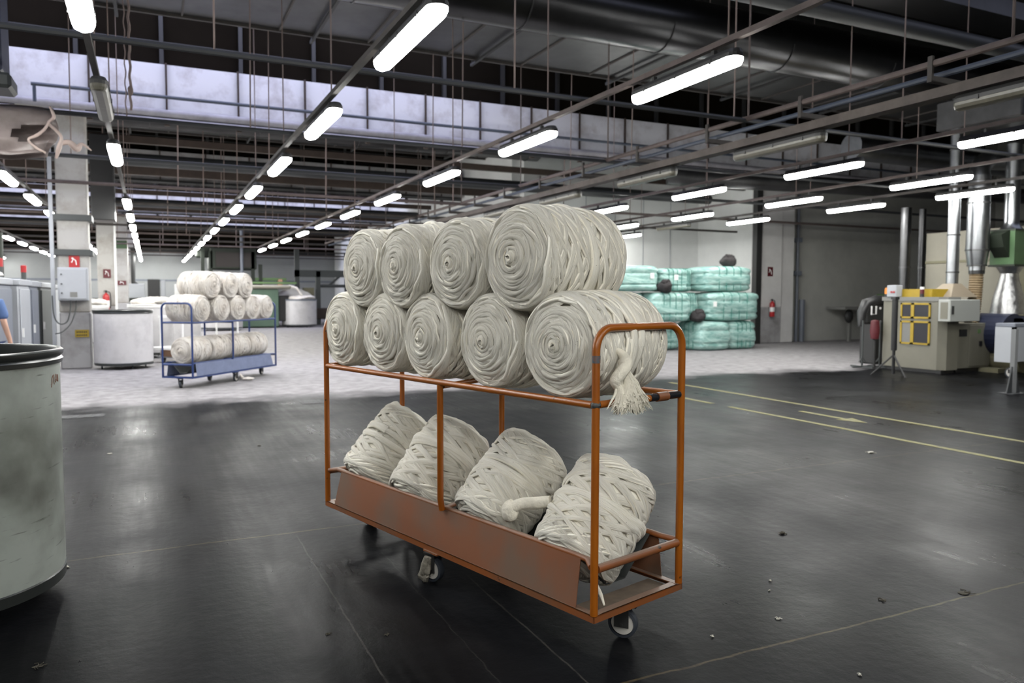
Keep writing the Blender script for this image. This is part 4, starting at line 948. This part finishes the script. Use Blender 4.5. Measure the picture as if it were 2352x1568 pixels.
strand([(-.96, 0, 3.38), (-.86, 0, 3.40), (-.78, 0, 3.33), (-.72, 0, 3.39), (-.62, 0, 3.32)], [.03, .035, .045, .02, .006], '', '').build('torn_edge', M['tear'], t, smooth=True)
p = at(8, 100, 9.0)
t = thing('hoist_housing', 'dark navy housing with a grey green foot cut by the top left corner', 'machine', (p.x-.3, 9.0, 0))
MB().box(-.6, .28, 0, .5, 3.68, 6.5, .02).build('housing', M['navy'], t); MB().box(-.6, .35, 0, .45, 3.52, 3.67, .03).build('foot', M['grey_dk'], t)
p0, p1 = at(205, 365, 20.5), at(240, 505, 20.5)
tag(MB().box(p0.x, p0.x+.5, 20.5, 21.2, p1.z, p0.z+.6, .02).build('duct_box', M['black']), 'dark navy box hanging right behind the nearest column', 'duct')
# twisted ropes from the roof near the left
for i, (x, y, za, zb, lb) in enumerate(((298, 11.3, 3.9, 7.5, 'thick knotted rope hanging near the unlit lamp at the left'), (287, 11.3, 3.8, 7.5, 'thin rope beside the thick knotted one at the left'))):
    p = at(x, 150, y); rp = MB()
    rp.tube([(p.x+.008*math.sin(k*1.3), y+.008*math.cos(k*1.3), za+(zb-za)*k/70) for k in range(71)], .016 if i == 0 else .008, 6)
    if i == 0: rp.blob((p.x, y, 4.15), (.035, .035, .07), 10, 2, .2)
    tag(rp.build('rope', M['rope'], smooth=True), lb, 'rope', 'ropes under the roof')
# ------------------------------------------------------------------ wrapped bales
def bale(x0, x1, y0, y1, z0, z1, label, seed, straps='x', paper=None):
    t = thing('wrapped_bale', label, 'bale', ((x0+x1)/2, (y0+y1)/2, z0), 0, 'mint green wrapped bales')
    import bmesh
    hx, hy, h = (x1-x0)/2, (y1-y0)/2, z1-z0; rr = random.Random(seed); ph = [rr.uniform(0, 6) for _ in range(8)]
    n = 16; V = []; idx = {}; F = []
    def put_(a, b_, c):
        # superellipsoid cube mapping with bulging and creases at two strap heights
        L_ = (abs(a)**7+abs(b_)**7+abs(c)**7)**(1/7); a, b_, c = a/L_, b_/L_, c/L_
        crease = sum(math.exp(-((c-q)/.07)**2) for q in (-.52, .42)); w_ = 1-.07*crease*(1 if max(abs(a), abs(b_)) > .8 else 0)
        w_ *= 1+.018*math.sin(3*a+ph[0]+4*c)+.018*math.sin(4*b_+ph[1]-3*c)
        if abs(c) > .8: c = c*(1+.03*math.cos(a*1.5)*math.cos(b_*1.4)+.015*math.sin(5*a+ph[2]))
        return (a*hx*w_, b_*hy*w_, h*(c+1)/2)
    for f in range(6):
        ax, sg = f//2, 1 if f % 2 else -1
        for i in range(n+1):
            for j in range(n+1):
                u, v = -1+2*i/n, -1+2*j/n; p = [0, 0, 0]; p[ax] = sg; p[(ax+1) % 3] = u; p[(ax+2) % 3] = v; V.append(put_(*p))
        o_ = f*(n+1)**2
        for i in range(n):
            for j in range(n):
                q = o_+i*(n+1)+j; F.append((q, q+1, q+n+2, q+n+1) if sg < 0 else (q, q+n+1, q+n+2, q+1))
    mb = MB(); mb.v = V; mb.f = F; o = mb.build('wrap', M['bale'], t, smooth=True, fix=False)
    me = o.data; bm = bmesh.new(); bm.from_mesh(me); bmesh.ops.remove_doubles(bm, verts=bm.verts, dist=1e-4); bmesh.ops.recalc_face_normals(bm, faces=bm.faces); bm.to_mesh(me); bm.free(); me.shade_smooth()
    for k in range(4):
        q = -.45+.3*k
        if straps == 'x':
            pts = [(q*hx, -hy*.99, .04*h), (q*hx, -hy*1.0, .9*h), (q*hx, -hy*.85, h*1.0), (q*hx, hy*.85, h*1.0)]
        else: pts = [(-hx*.99, q*hy, .04*h), (-hx*1.0, q*hy, .9*h), (-hx*.85, q*hy, h*1.0), (hx*.85, q*hy, h*1.0)]
        MB().tube(pts, .010, 6).build('strap', M['bale_seam'], t, smooth=True)
    if paper is not None: MB().box(hx*paper-.06, hx*paper+.06, -hy-.008, -hy+.0, h*.5, h*.5+.14).build('paper_label', M['white_p'], t)
    return t
BL = [(13.62, 14.72, 16.78, 18.05, 0, .80, 'long bale in the bottom row with a dark sack on top', 'y'), (14.78, 15.80, 16.95, 18.2, 0, .80, 'end bale of the bottom row, beside the broad column', 'x'),
      (10.9, 12.1, 17.5, 18.6, 0, .80, 'bottom row bale farthest left, behind the wool', 'x'), (12.2, 13.52, 17.5, 18.6, 0, .80, 'bottom row bale half hidden behind the orange handle', 'x'),
      (13.98, 15.85, 16.9, 18.0, .82, 1.62, 'big bale at the right end of the middle row', 'x'), (12.1, 13.42, 16.9, 18.1, .82, 1.60, 'middle row bale left of the gap with pale straps', 'x'), (13.46, 13.95, 17.3, 18.3, .82, 1.60, 'narrow bale showing between the two middle row bales', 'x'),
      (10.9, 12.05, 17.2, 18.3, .82, 1.6, 'middle row bale at the left, mostly behind the wool', 'x'),
      (13.90, 15.60, 16.95, 18.0, 1.64, 2.34, 'bale at the right end of the top row', 'x'), (12.5, 13.45, 17.1, 18.2, 1.64, 2.26, 'top row bale with a small pale tag, second from the left', 'x'),
      (11.0, 12.42, 17.0, 18.2, 1.64, 2.32, 'domed bale at the left end of the top row beside the wool', 'y'), (13.5, 13.86, 17.5, 18.4, 1.64, 2.28, 'small dark green gap bale in the top row', 'x')]
for i, b_ in enumerate(BL): bale(*b_[:6], 'mint green wrapped '+b_[6], i, b_[7], [None, None, None, None, -.78, None, None, None, None, 0.05, .6, None][i])
def sack(x, y, z, w_, h, seed, label):
    mb = MB().blob((0, 0, h*.45), (w_/2, w_/2.3, h*.5), 20, seed, .16)
    for k in range(3): mb.blob((w_*.15*(k-1), -.05, h*.8), (w_*.18, w_*.2, h*.25), 12, seed+k, .2)
    mb.v = [(a, b_, max(0, c)) for a, b_, c in mb.v]
    tag(mb.build('sack', M['bag'], smooth=True, loc=(x, y, z)), label, 'sack', 'dark sacks on the bales')
sack(15.0, 17.35, 2.34, .50, .34, 1, 'dark grey sack on the top row of bales'); sack(12.55, 17.0, 1.60, .44, .34, 5, 'dark brown sack on the middle row, in front of the top bales'); sack(13.66, 16.98, .80, .46, .34, 9, 'dark sack on the front bale of the bottom row')

# ------------------------------------------------------------------ far end of the hall
def boxm(name, label, cat, x0, x1, y0, y1, z0, z1, mt, bev=.02):
    o = B(x0, x1, y0, y1, z0, z1, bev).build(name, mt); return tag(o, label, cat)
a, b_ = at(585, 755, 37), at(640, 655, 37)
t = thing('card_machine', 'pale green machine with a cream feed apron, behind the blue trolley', 'machine', (a.x, 37, 0))
W_ = b_.x-a.x
MB().box(-2.6, W_, 0, 1.8, .05, 1.80, .04).build('casing', M['mach_green'], t); MB().box(-2.6, W_+.55, -.1, 1.9, 1.80, 1.98, .06).build('feed_apron', M['cream'], t)
MB().box(-2.6, W_+.9, .5, 1.0, 2.05, 2.14).build('guide_bar', M['green_pale'], t)
MB().tube([(W_+.5, .3, 1.95), (W_+.85, .2, 1.85), (W_+1.05, .15, 1.55), (W_+1.25, .2, 1.25)], [.07, .06, .05, .04], 8).build('sliver', M['wool_white'], t, smooth=True)
MB().box(W_+.02, W_+.5, .2, 2.0, .3, 1.5, .03).build('dark_opening', M['black'], t)
t = thing('card_tower', 'tall dark green machine tower rising behind the blue trolley wool', 'machine', (at(540, 650, 39).x, 39, 0))
MB().box(-1.1, 1.0, 0, 2, 2.75, 3.75, .03).build('head', M['mach_dk'], t); MB().box(-.85, .75, -.05, .0, 2.85, 3.55).build('red_panel', mat('tower_dark_red', (.012, .006, .005), .5), t)
for x in (-1.5, -1.15, .75, 1.1):
    MB().box(x, x+.16, 0, .2, 0, 3.6 if x < .9 else 3.0).build('post', M['mach_dk'], t)
MB().box(-1.6, 2.4, .05, .2, 2.22, 2.36).build('cross_beam', M['green_pale'], t); MB().box(2.0, 2.2, 0, .3, 1.9, 2.3).build('bracket', M['wood'], t)
MB().box(-1.7, -.9, .2, 1, 3.3, 3.9, .05).build('gear_box', M['mach_dk'], t); MB().tube([(.3, -.2, 2.2), (.3, -.2, 4.6)], .07, 10).build('pipe', M['grey_cab2'], t, smooth=True)
MB().box(-1.6, 1.2, 0, 2.0, 0, 2.2, .04).build('body', M['mach_dk'], t)
x0 = at(700, 700, 38).x
t = thing('gantry_machine', 'dark grey gantry machine against the far wall, left of the wool', 'machine', (x0, 40, 0))
for x in (-.1, .95): MB().box(x, x+.22, 0, .25, 0, 3.9 if x < 0 else 2.75).build('post', M['grey_dk'], t)
MB().box(-.1, 3.0, 0, .25, 2.45, 2.8).build('cross_beam', M['grey_dk'], t); MB().tube([(1.6, .1, 2.0), (2.3, .1, 2.6)], .06, 8).tube([(1.2, .1, 2.0), (2.7, .1, 2.0)], .08, 8).build('brace', M['grey_dk'], t)
MB().box(2.7, 4.1, -.1, 1.4, 1.25, 3.75, .04).build('tower', M['steel_dk'], t); MB().box(2.95, 3.35, -.16, -.1, 2.7, 3.2).build('window', M['black'], t)
MB().box(2.6, 5.2, -.4, 1.5, .75, 1.25, .05).build('table', M['cream'], t); MB().box(.9, 2.6, -.1, 1.4, .3, .85, .02).build('base', M['pipe_brown'], t); MB().box(.3, .8, -.2, .3, .6, 1.9).build('control_box', M['beige_dk'], t)
tag(MB().blob((x0-.3, 39.4, 1.35), (.9, .5, .5), 14, 3, .2).build('wool_pile', M['lint_w'], smooth=True), 'loose pale wool heap at the far machines', 'wool')
t = thing('wall_bench', 'dark bench with a black screen and grey boxes along the far wall', 'bench', (at(385, 690, 45).x, 45, 0))
MB().box(-3.5, 2.5, -.3, .5, 1.15, 1.35).build('top', M['mach_dk'], t); MB().box(-.95, -.35, -.1, .3, 1.35, 2.35, .02).build('screen', M['black'], t); MB().box(-1.9, -1.1, -.1, .3, 1.35, 2.1, .02).build('grey_box', M['grey_cab'], t); MB().box(-.3, -.1, -.1, .3, 1.35, 2.3, .02).build('side_box', M['grey_cab'], t)
bx = MB().box(.35, 1.35, .1, .3, 1.45, 2.1, .01).build('switch_panel', M['white_p'], t)
for x in (.62, 1.0): MB().tube([(x, .06, 1.9), (x, .1, 1.9)], .07, 12).build('push_button', M['red_dk'], bx if 0 else t, smooth=True)
MB().box(-3.4, 2.4, -.2, .4, 0, 1.15, .02).build('cupboard', M['grey_cab'], t)
tag(MB().tube([(at(305, 600, 46).x, 46, 4.0), (at(305, 600, 46).x, 46, 2.2), (at(315, 600, 46).x, 46, 2.0)], .12, 10).build('wall_pipe', M['steel_dk'], smooth=True), 'dark pipe coming down the far wall by the third column', 'pipe')

# ------------------------------------------------------------------ machines at the right
t = thing('cleaning_machine', 'cream machine with yellow framed windows and a yellow hood, at the right', 'machine', (13.9, 9.9, 0))
px = [(0, .12), (.12, 0), (.45, 0), (.45, 1.35), (0, 1.35)]
MB().prism(px, .07, 1.42, 'z').build('casing', M['mach_cream'], t)
MB().prism([(-.02, .10), (.10, -.02), (.47, -.02), (.47, 1.38), (-.02, 1.38)], 1.42, 1.50, 'z').build('top_plate', M['mesh_grey'], t)
MB().box(.04, .42, .05, 1.3, 0, .07).build('plinth', M['black'], t)
MB().prism([(.12, 1.50), (.12, 1.66), (.62, 1.66), (.70, 1.50)], .35, 1.15).build('hood', M['yellow'], t)
for z0, z1, nm in ((1.07, 1.38, 'window_frame'), (.55, 1.02, 'window_frame')):
    for y0, y1 in ((.27, .66), (.66, .93)):
        fr = MB().box(-.025, 0, y0, y1, z0, z0+.035).box(-.025, 0, y0, y1, z1-.035, z1).box(-.025, 0, y0, y0+.035, z0, z1).box(-.025, 0, y1-.035, y1, z0, z1)
        f_ = fr.build(nm, M['yellow'], t); MB().box(-.012, -.003, y0+.03, y1-.03, z0+.03, z1-.03).build('pane', M['glass_dk'] if y0 < .5 else (M['mesh_grey'] if z0 < 1 else M['glass_dk']), f_)
MB().box(-.05, .14, 1.02, 1.25, 1.50, 1.74, .01).build('control_box', M['grey_cab'], t)
for yy in (1.07, 1.13): MB().tube([(-.07, yy, 1.60), (-.05, yy, 1.60)], .02, 12).build('push_button', M['red'], t, smooth=True)
MB().lathe([(.001, 0), (.045, 0), (.045, .06), (.001, .06)], 14, (.02, 1.30, 1.5)).build('beacon_base', M['black'], t); MB().lathe([(.04, .06), (.04, .16), (.025, .19), (.001, .19)], 14, (.02, 1.30, 1.5)).build('beacon', mat('amber_lens', (.75, .22, .01), .3), t, smooth=True)
MB().lathe([(.001, 0), (.04, 0), (.04, .08), (.001, .08)], 14, (.03, .50, 1.48)).build('beacon_base', M['black'], t); MB().lathe([(.04, .08), (.04, .17), (.001, .2)], 14, (.03, .50, 1.48)).build('beacon', M['red_dk'], t, smooth=True); MB().lathe([(.038, .17), (.036, .22), (.001, .22)], 14, (.03, .50, 1.48)).build('beacon_cap', M['white_p'], t, smooth=True)
t = thing('control_cabinet', 'grey box with a keyhole plate hanging on the right of the cream machine', 'cabinet', (14.0, 9.655, 1.03))
MB().box(-.26, .62, 0, .25, 0, .42, .01).build('casing', M['mesh_grey'] if 0 else mat('box_grey_green', (.30, .31, .29), .5), t); MB().box(-.265, -.255, .05, .2, .05, .37).build('side_plate', M['mach_cream'], t); MB().box(-.22, -.16, -.01, 0, .14, .30).build('latch', M['steel_dk'], t)
t = thing('filter_cabinet', 'lower cream cabinet with a switch, right of the machine with yellow windows', 'cabinet', (14.80, 9.95, 0))
MB().box(-.42, .62, 0, .75, .08, .98, .01).build('casing', M['mach_cream'], t); MB().box(-.05, .6, -.012, 0, .12, .94, .004).build('door', M['mach_cream'], t); MB().box(.25, .33, -.03, -.01, .52, .62).build('switch', M['black'], t); MB().box(.20, .28, -.02, -.01, .78, .86).build('badge', M['green_pale'], t)
MB().box(-.35, -.12, -.008, 0, .72, .86).build('dark_label', M['black'], t); MB().box(-.35, .55, .05, .65, 0, .08).build('plinth', M['black'], t)
t = thing('exhaust_funnel', 'tan funnel under the thin galvanised pipe on the cream machine', 'funnel', (14.75, 10.35, 1.5))
MB().add([(-.40, -.28, 0), (.40, -.28, 0), (.40, .28, 0), (-.40, .28, 0), (-.12, -.12, .27), (.12, -.12, .27), (.12, .12, .27), (-.12, .12, .27)], [(0, 1, 5, 4), (1, 2, 6, 5), (2, 3, 7, 6), (3, 0, 4, 7), (4, 5, 6, 7), (3, 2, 1, 0)]).build('hood', M['funnel'], t)
def vpipe(name, label, x, y, zs, rs, mt, bands=()):
    t = thing(name, label, 'duct', (x, y, 0))
    MB().tube([(0, 0, z) for z in zs], rs, 28).build('pipe', mt, t, smooth=True)
    for z, r_ in bands: MB().tube([(0, 0, z-.015), (0, 0, z+.015)], r_+.012, 28).build('seam_band', M['galv_old'], t, smooth=True)
    return t
vpipe('exhaust_pipe', 'slim bright galvanised pipe rising from the tan funnel', 14.75, 10.35, (1.74, 5.6), (.112, .112), M['galv'], ((2.0, .112), (2.75, .112), (3.9, .112), (4.45, .112)))
t = vpipe('exhaust_pipe', 'thick galvanised duct ending in a ribbed tan hose', 15.27, 10.19, (2.04, 2.12, 2.12, 2.45, 3.55, 3.95), (.15, .15, .17, .215, .205, .20), M['galv'], ((2.14, .17), (2.45, .215), (3.4, .205), (3.85, .20)))
MB().tube([(0, 0, 3.9), (.0, .02, 4.05), (.12, .05, 4.2), (.35, .1, 4.3), (4, .8, 4.6)], .19, 24).build('elbow', M['galv'], t, smooth=True)
zz = np.linspace(.98, 2.0, 90); MB().tube([(-.10*(1-((z-.98)/1.02))**2, 0, z) for z in zz], [(.125+.010*math.sin(z*130)) for z in zz], 20).build('ribbed_hose', M['hose'], t, smooth=True)
MB().tube([(0, 0, 1.97), (0, 0, 2.08)], .145, 24).build('clamp', M['black'], t, smooth=True)
t = thing('cyclone', 'green cyclone box with a crinkled foil skirt under a galvanised pipe', 'cyclone', (15.95, 9.95, 0))
MB().prism([(-.27, 2.14), (-.27, 2.85), (.27, 2.85), (.27, 2.14)], -.25, .25).build('box', M['green_box'], t); MB().box(-.29, .29, -.27, .27, 2.12, 2.16).box(-.29, .29, -.27, .27, 2.84, 2.87).build('flange', M['mach_dk'], t)
MB().prism([(-.27, 2.85), (-.55, 2.75), (-.45, 2.5), (-.27, 2.3)], -.15, .15).build('side_inlet', M['mach_dk'], t)
MB().tube([(0, 0, 2.87), (0, 0, 2.98), (0, 0, 3.05), (0, 0, 4.6)], (.22, .14, .14, .14), 24).build('pipe', M['galv'], t, smooth=True)
MB().tube([(0, 0, z) for z in (2.12, 1.98, 1.85, 1.5, 1.15)], (.25, .16, .18, .28, .33), 20).build('foil_skirt', M['alu'], t, smooth=True)
t = thing('fan_motor', 'dark blue blower motor on the floor under the foil skirt', 'machine', (15.85, 9.9, 0))
MB().tube([(-.25, -.3, .75), (-.25, .5, .75)], .42, 28).box(-.3, .5, -.3, .45, .15, 1.12, .04).build('housing', M['navy'], t); MB().tube([(-.1, -.5, .30), (-.1, .1, .30)], .33, 24).build('cover', M['beige_dk'], t, smooth=True); MB().box(-.7, .4, -.3, .5, 0, .08).build('base', M['beige_dk'], t)
t = thing('steel_frame_machine', 'pale blue grey wheeled machine frame cut by the right edge', 'machine', (14.25, 8.75, 0))
MB().box(0, 2.2, 0, .36, .95, 1.02, .01).build('top', M['grey_cab2'], t); MB().box(0, 2.2, 0, .06, .32, .95).box(0, .06, 0, .36, .30, .95).build('side_panel', M['grey_cab'], t); MB().box(.3, .62, -.02, 0, .5, .8, .01).build('recess', M['mesh_grey'], t); MB().box(.65, 1.3, -.02, 0, .42, .86, .02).build('blue_window', M['navy'], t)
caster(t, .2, .15, 0, M['steel_dk'], .1); caster(t, 1.6, .15, 0, M['steel_dk'], .1)
t = thing('marker_post', 'grey steel post with a flared foot standing near the right edge', 'post', (12.17, 7.47, 0))
MB().box(-.035, .035, -.035, .035, 0, 1.0).build('post', M['grey_dk'] if 0 else mat('post_grey', (.16, .165, .17), .5), t); MB().prism([(-.16, 0), (-.045, .42), (-.035, .42), (-.035, 0)], -.01, .01).prism([(.16, 0), (.045, .42), (.035, .42), (.035, 0)], -.01, .01).box(-.18, .18, -.12, .12, 0, .01).build('foot', C.objects['post'].data.materials[0] if 0 else M['pipe_dark'], t)
t = thing('tripod_stand', 'black tripod stand in front of the cream machine', 'stand', (12.60, 9.95, 0))
MB().tube([(0, 0, .06), (0, 0, .55)], .03, 10).tube([(0, 0, .5), (0, 0, 1.45)], .055, 10).build('pole', M['black'], t, smooth=True)
for k in range(3):
    a = -1.9+k*2*PI/3; MB().tube([(0, 0, .42), (.38*math.cos(a), .38*math.sin(a), .02)], .016, 6).build('leg', M['steel_dk'], t, smooth=True)
MB().box(-.06, .05, -.05, .05, 1.45, 1.5).build('head', M['black'], t)
for i, (x, y, lb) in enumerate(((13.72, 11.6, 'left'), (14.07, 11.45, 'right'))):
    t = thing('thin_stand', 'thin floor stand behind the tripod, %s of a pair' % lb, 'stand', (x, y, 0))
    MB().tube([(0, 0, .0), (0, 0, 1.0)], .02, 8).build('pole', M['grey_dk'], t, smooth=True); MB().box(-.28, .28, -.02, .02, 0, .03).box(-.02, .02, -.28, .28, 0, .03).build('foot', M['grey_dk'], t)
    MB().tube([(-.10, 0, .12), (0, 0, .22), (.10, 0, .12)], .01, 6).build('brace', M['grey_dk'], t)
t = thing('creel_arm', 'dark curved arm with small white guides above the thin stands', 'machine', (14.35, 11.9, 0))
MB().tube([(-.35, 0, .85), (-.33, 0, 1.15), (-.2, 0, 1.35), (.1, 0, 1.42), (.5, 0, 1.42)], [.06, .10, .12, .12, .10], 12).build('arm', M['black'], t, smooth=True); MB().box(-.25, .5, -.05, .15, .9, 1.4, .05).build('hood', M['steel_dk'], t)
MB().tube([(-.17, -.12, 1.30), (-.17, -.12, 1.12), (-.03, -.12, 1.12), (-.03, -.12, 1.30)], .018, 8).build('guide', M['white_p'], t, smooth=True)
for x in (.1, .3): MB().blob((x, -.12, 1.25), (.025, .02, .025), 8, 1, 0).build('guide_knob', M['white_p'], t, smooth=True)
MB().box(.2, .5, .1, .5, 0, .95, .03).build('body', M['steel_dk'], t)
t = thing('red_drum_machine', 'dark red reel beside the tripod, left of the cream machine', 'reel', (13.78, 11.35, 0))
MB().tube([(0, 0, 0), (0, 0, .6)], .03, 8).build('leg', M['steel_dk'], t, smooth=True); MB().lathe([(.001, .6), (.08, .62), (.10, .8), (.08, 1.0), (.001, 1.02)], 20).build('reel', M['red_dk'], t, smooth=True)
t = thing('work_table', 'dusty steel table against the grey wall at the right', 'table', (21.4, 18.55, 0))
MB().box(-.55, 1.1, -.2, .6, 1.08, 1.16).build('top', M['mesh_grey'], t); MB().box(-.1, .0, 0, .1, 0, 1.08).box(.9, 1.0, 0, .1, 0, 1.08).build('legs', M['mesh_grey'], t); MB().blob((-.15, 0, .85), (.18, .12, .22), 12, 1, .1).build('vice', M['steel_dk'], t, smooth=True)
t = thing('grinding_machine', 'dark green and brown machine beside the dusty table', 'machine', (22.1, 17.9, 0))
MB().box(0, 1.3, 0, .8, 0, 1.0, .05).build('body', mat('rust_brown', (.10, .065, .05), .8, noise=.3), t); MB().blob((.1, -.1, .72), (.38, .3, .38), 16, 2, .03).build('drum', M['green_box'], t, smooth=True); MB().box(.35, .95, .1, .6, 1.3, 1.6, .03).build('head', M['green_pale'], t); MB().tube([(.5, .2, 1), (.5, .2, 1.35)], .08, 10).build('neck', M['steel_dk'], t, smooth=True)
# dark pair of vertical ducts
for i, (pxl, r_) in enumerate(((2078, .12), (2116, .08))):
    p = at(pxl, 600, 12.6); vpipe('dark_duct', ['dark vertical duct with a bright streak, left of the cream cabin', 'thinner dark duct against the edge of the cream cabin'][i], p.x, 12.6, (0, 3.6), (r_, r_), M['duct_dark'] if i else M['galv_dim'], ((2.2, r_),))
# cream cabin
t = thing('cream_cabin', 'tall cream panelled cabin behind the ducts at the right', 'cabin', (16.7, 5.5, 0))
MB().box(0, 6, 0, 6.9, 0, 3.0, .01).build('panel_wall', M['cream'], t)
MB().box(-.02, 0, 0, 6.9, 2.28, 2.34).build('joint_strip', M['beige_dk'], t)
for y in (1.6, 3.2, 4.8, 6.3): MB().box(-.012, 0, y, y+.015, 0, 3.0).build('panel_joint', M['beige_dk'], t)
MB().box(-.05, 0, 4.55, 4.68, 0, 2.4).build('cable_duct', M['beige_dk'], t)
# wide duct over the right machines
t = thing('flat_duct', 'dark flat duct with a round branch above the machines at the right', 'duct', (15.8, 9.6, 0))
MB().box(-1.7, 9, -.9, .75, 4.75, 5.3, .02).build('duct_body', M['galv_old'], t)
t = thing('round_duct', 'galvanised round duct running off the right edge under the lamps', 'duct', (0, 0, 0))
MB().tube([(14.7, 12.9, 4.95), (24, 12.9, 4.95)], .3, 28).build('pipe_run', M['galv'], t, smooth=True)
MB().tube([(12.0, 16.2, 4.55), (12.6, 15.9, 4.5), (24, 14.4, 4.5)], .22, 20).build('branch', M['galv_old'], t, smooth=True)

# ------------------------------------------------------------------ floor markings, drains, lint
tag(B(8.15, 8.23, 3.0, 10.9, .0005, .0025).build('floor_line', M['line']), 'outer faded yellow line painted on the floor at the right', 'floor marking')
t = tag(MB().box(7.08, 7.16, 3.0, 8.15, .0005, .0025).box(7.08, 7.16, 8.5, 10.5, .0005, .0025).build('floor_line', M['line']), 'inner faded yellow line painted on the floor, with a gap', 'floor marking')
tag(MB().prism([(7.66, 7.45), (7.66, 6.75), (7.56, 6.75), (7.70, 6.40), (7.84, 6.75), (7.74, 6.75), (7.74, 7.45)], .0005, .0025, 'z').build('floor_arrow', M['line']), 'faded yellow arrow painted between the two floor lines', 'floor marking')
for (x, y, w_, lb) in ((-.85, 10.82, .62, 'slotted iron drain cover beside the near can'), (2.05, 10.9, .34, 'slotted iron drain cover just left of the orange trolley')):
    t = thing('drain_cover', lb, 'drain', (x, y, 0))
    MB().box(-w_/2, w_/2, -.13, .13, .0005, .003).build('frame', M['drain'], t)
    sb = MB()
    for k in range(5): sb.prism([(-w_/2+.03+k*w_/5.2, -.1), (-w_/2+.08+k*w_/5.2, -.1), (-w_/2+.11+k*w_/5.2, .1), (-w_/2+.06+k*w_/5.2, .1)], .003, .006, 'z')
    sb.build('slots', mat('drain_slot_grey', (.05, .05, .052), .7), t)
def lint(x, y, s_, mt, label, seed, flat=.5):
    mb = MB().blob((0, 0, s_*flat*.5), (s_, s_*.7, s_*flat*.5), 12, seed, .28); rr = random.Random(seed)
    for k in range(5):
        a = rr.uniform(0, 6.3); mb.tube([(0, 0, .004), (s_*math.cos(a), s_*math.sin(a), .006), (s_*1.6*math.cos(a+.4), s_*1.6*math.sin(a+.4), .003)], .0016, 4)
    tag(mb.build('lint_tuft', mt, smooth=True, loc=(x, y, 0)), label, 'lint')
def g(px_, py_):
    d = r2*((px_-1176)/1765)-u2*((py_-784)/1765)+fw; q = -1.5/d.z; return d.x*q, d.y*q
LN = [(1797, 1226, .028, 'lint_d', 'small dark clump of lint on the floor right of the orange trolley', .9), (2000, 1040, .05, 'lint_w', 'pale tuft of wool on the floor joint at the right', .5), (2215, 1362, .05, 'lint_d', 'long strand of dusty lint near the lower right', .15), (2028, 1378, .025, 'lint_d', 'thin dusty lint scrap left of the long strand', .3),
      (1770, 1334, .009, 'lint_w', 'tiny white fluff dot, upper of a pair right of the trolley', .6), (1766, 1356, .008, 'lint_w', 'tiny white fluff dot, lower of a pair right of the trolley', .6), (1788, 1421, .016, 'lint_w', 'short white thread right of the trolley caster', .2), (1637, 1462, .010, 'lint_w', 'white fluff just right of the near caster', .6), (1974, 1550, .010, 'lint_w', 'white fluff at the bottom edge', .4),
      (252, 1042, .022, 'lint_w', 'white fluff on the floor right of the near can', .5), (596, 1024, .018, 'lint_d', 'dark speck of lint between can and trolley', .5), (755, 1456, .014, 'lint_d', 'small dark lint at the lower middle, left one', .5), (889, 1458, .014, 'lint_d', 'small dark lint at the lower middle, right one', .5), (152, 1303, .022, 'lint_w', 'white fluff caught at the foot of the near can', .6), (88, 1530, .03, 'lint_d', 'dusty smear of lint at the lower left corner', .12)]
for i, (a, b_, s_, m_, lb, fl) in enumerate(LN): x, y = g(a, b_); lint(x, y, s_*.65, M[m_], lb, i, fl)
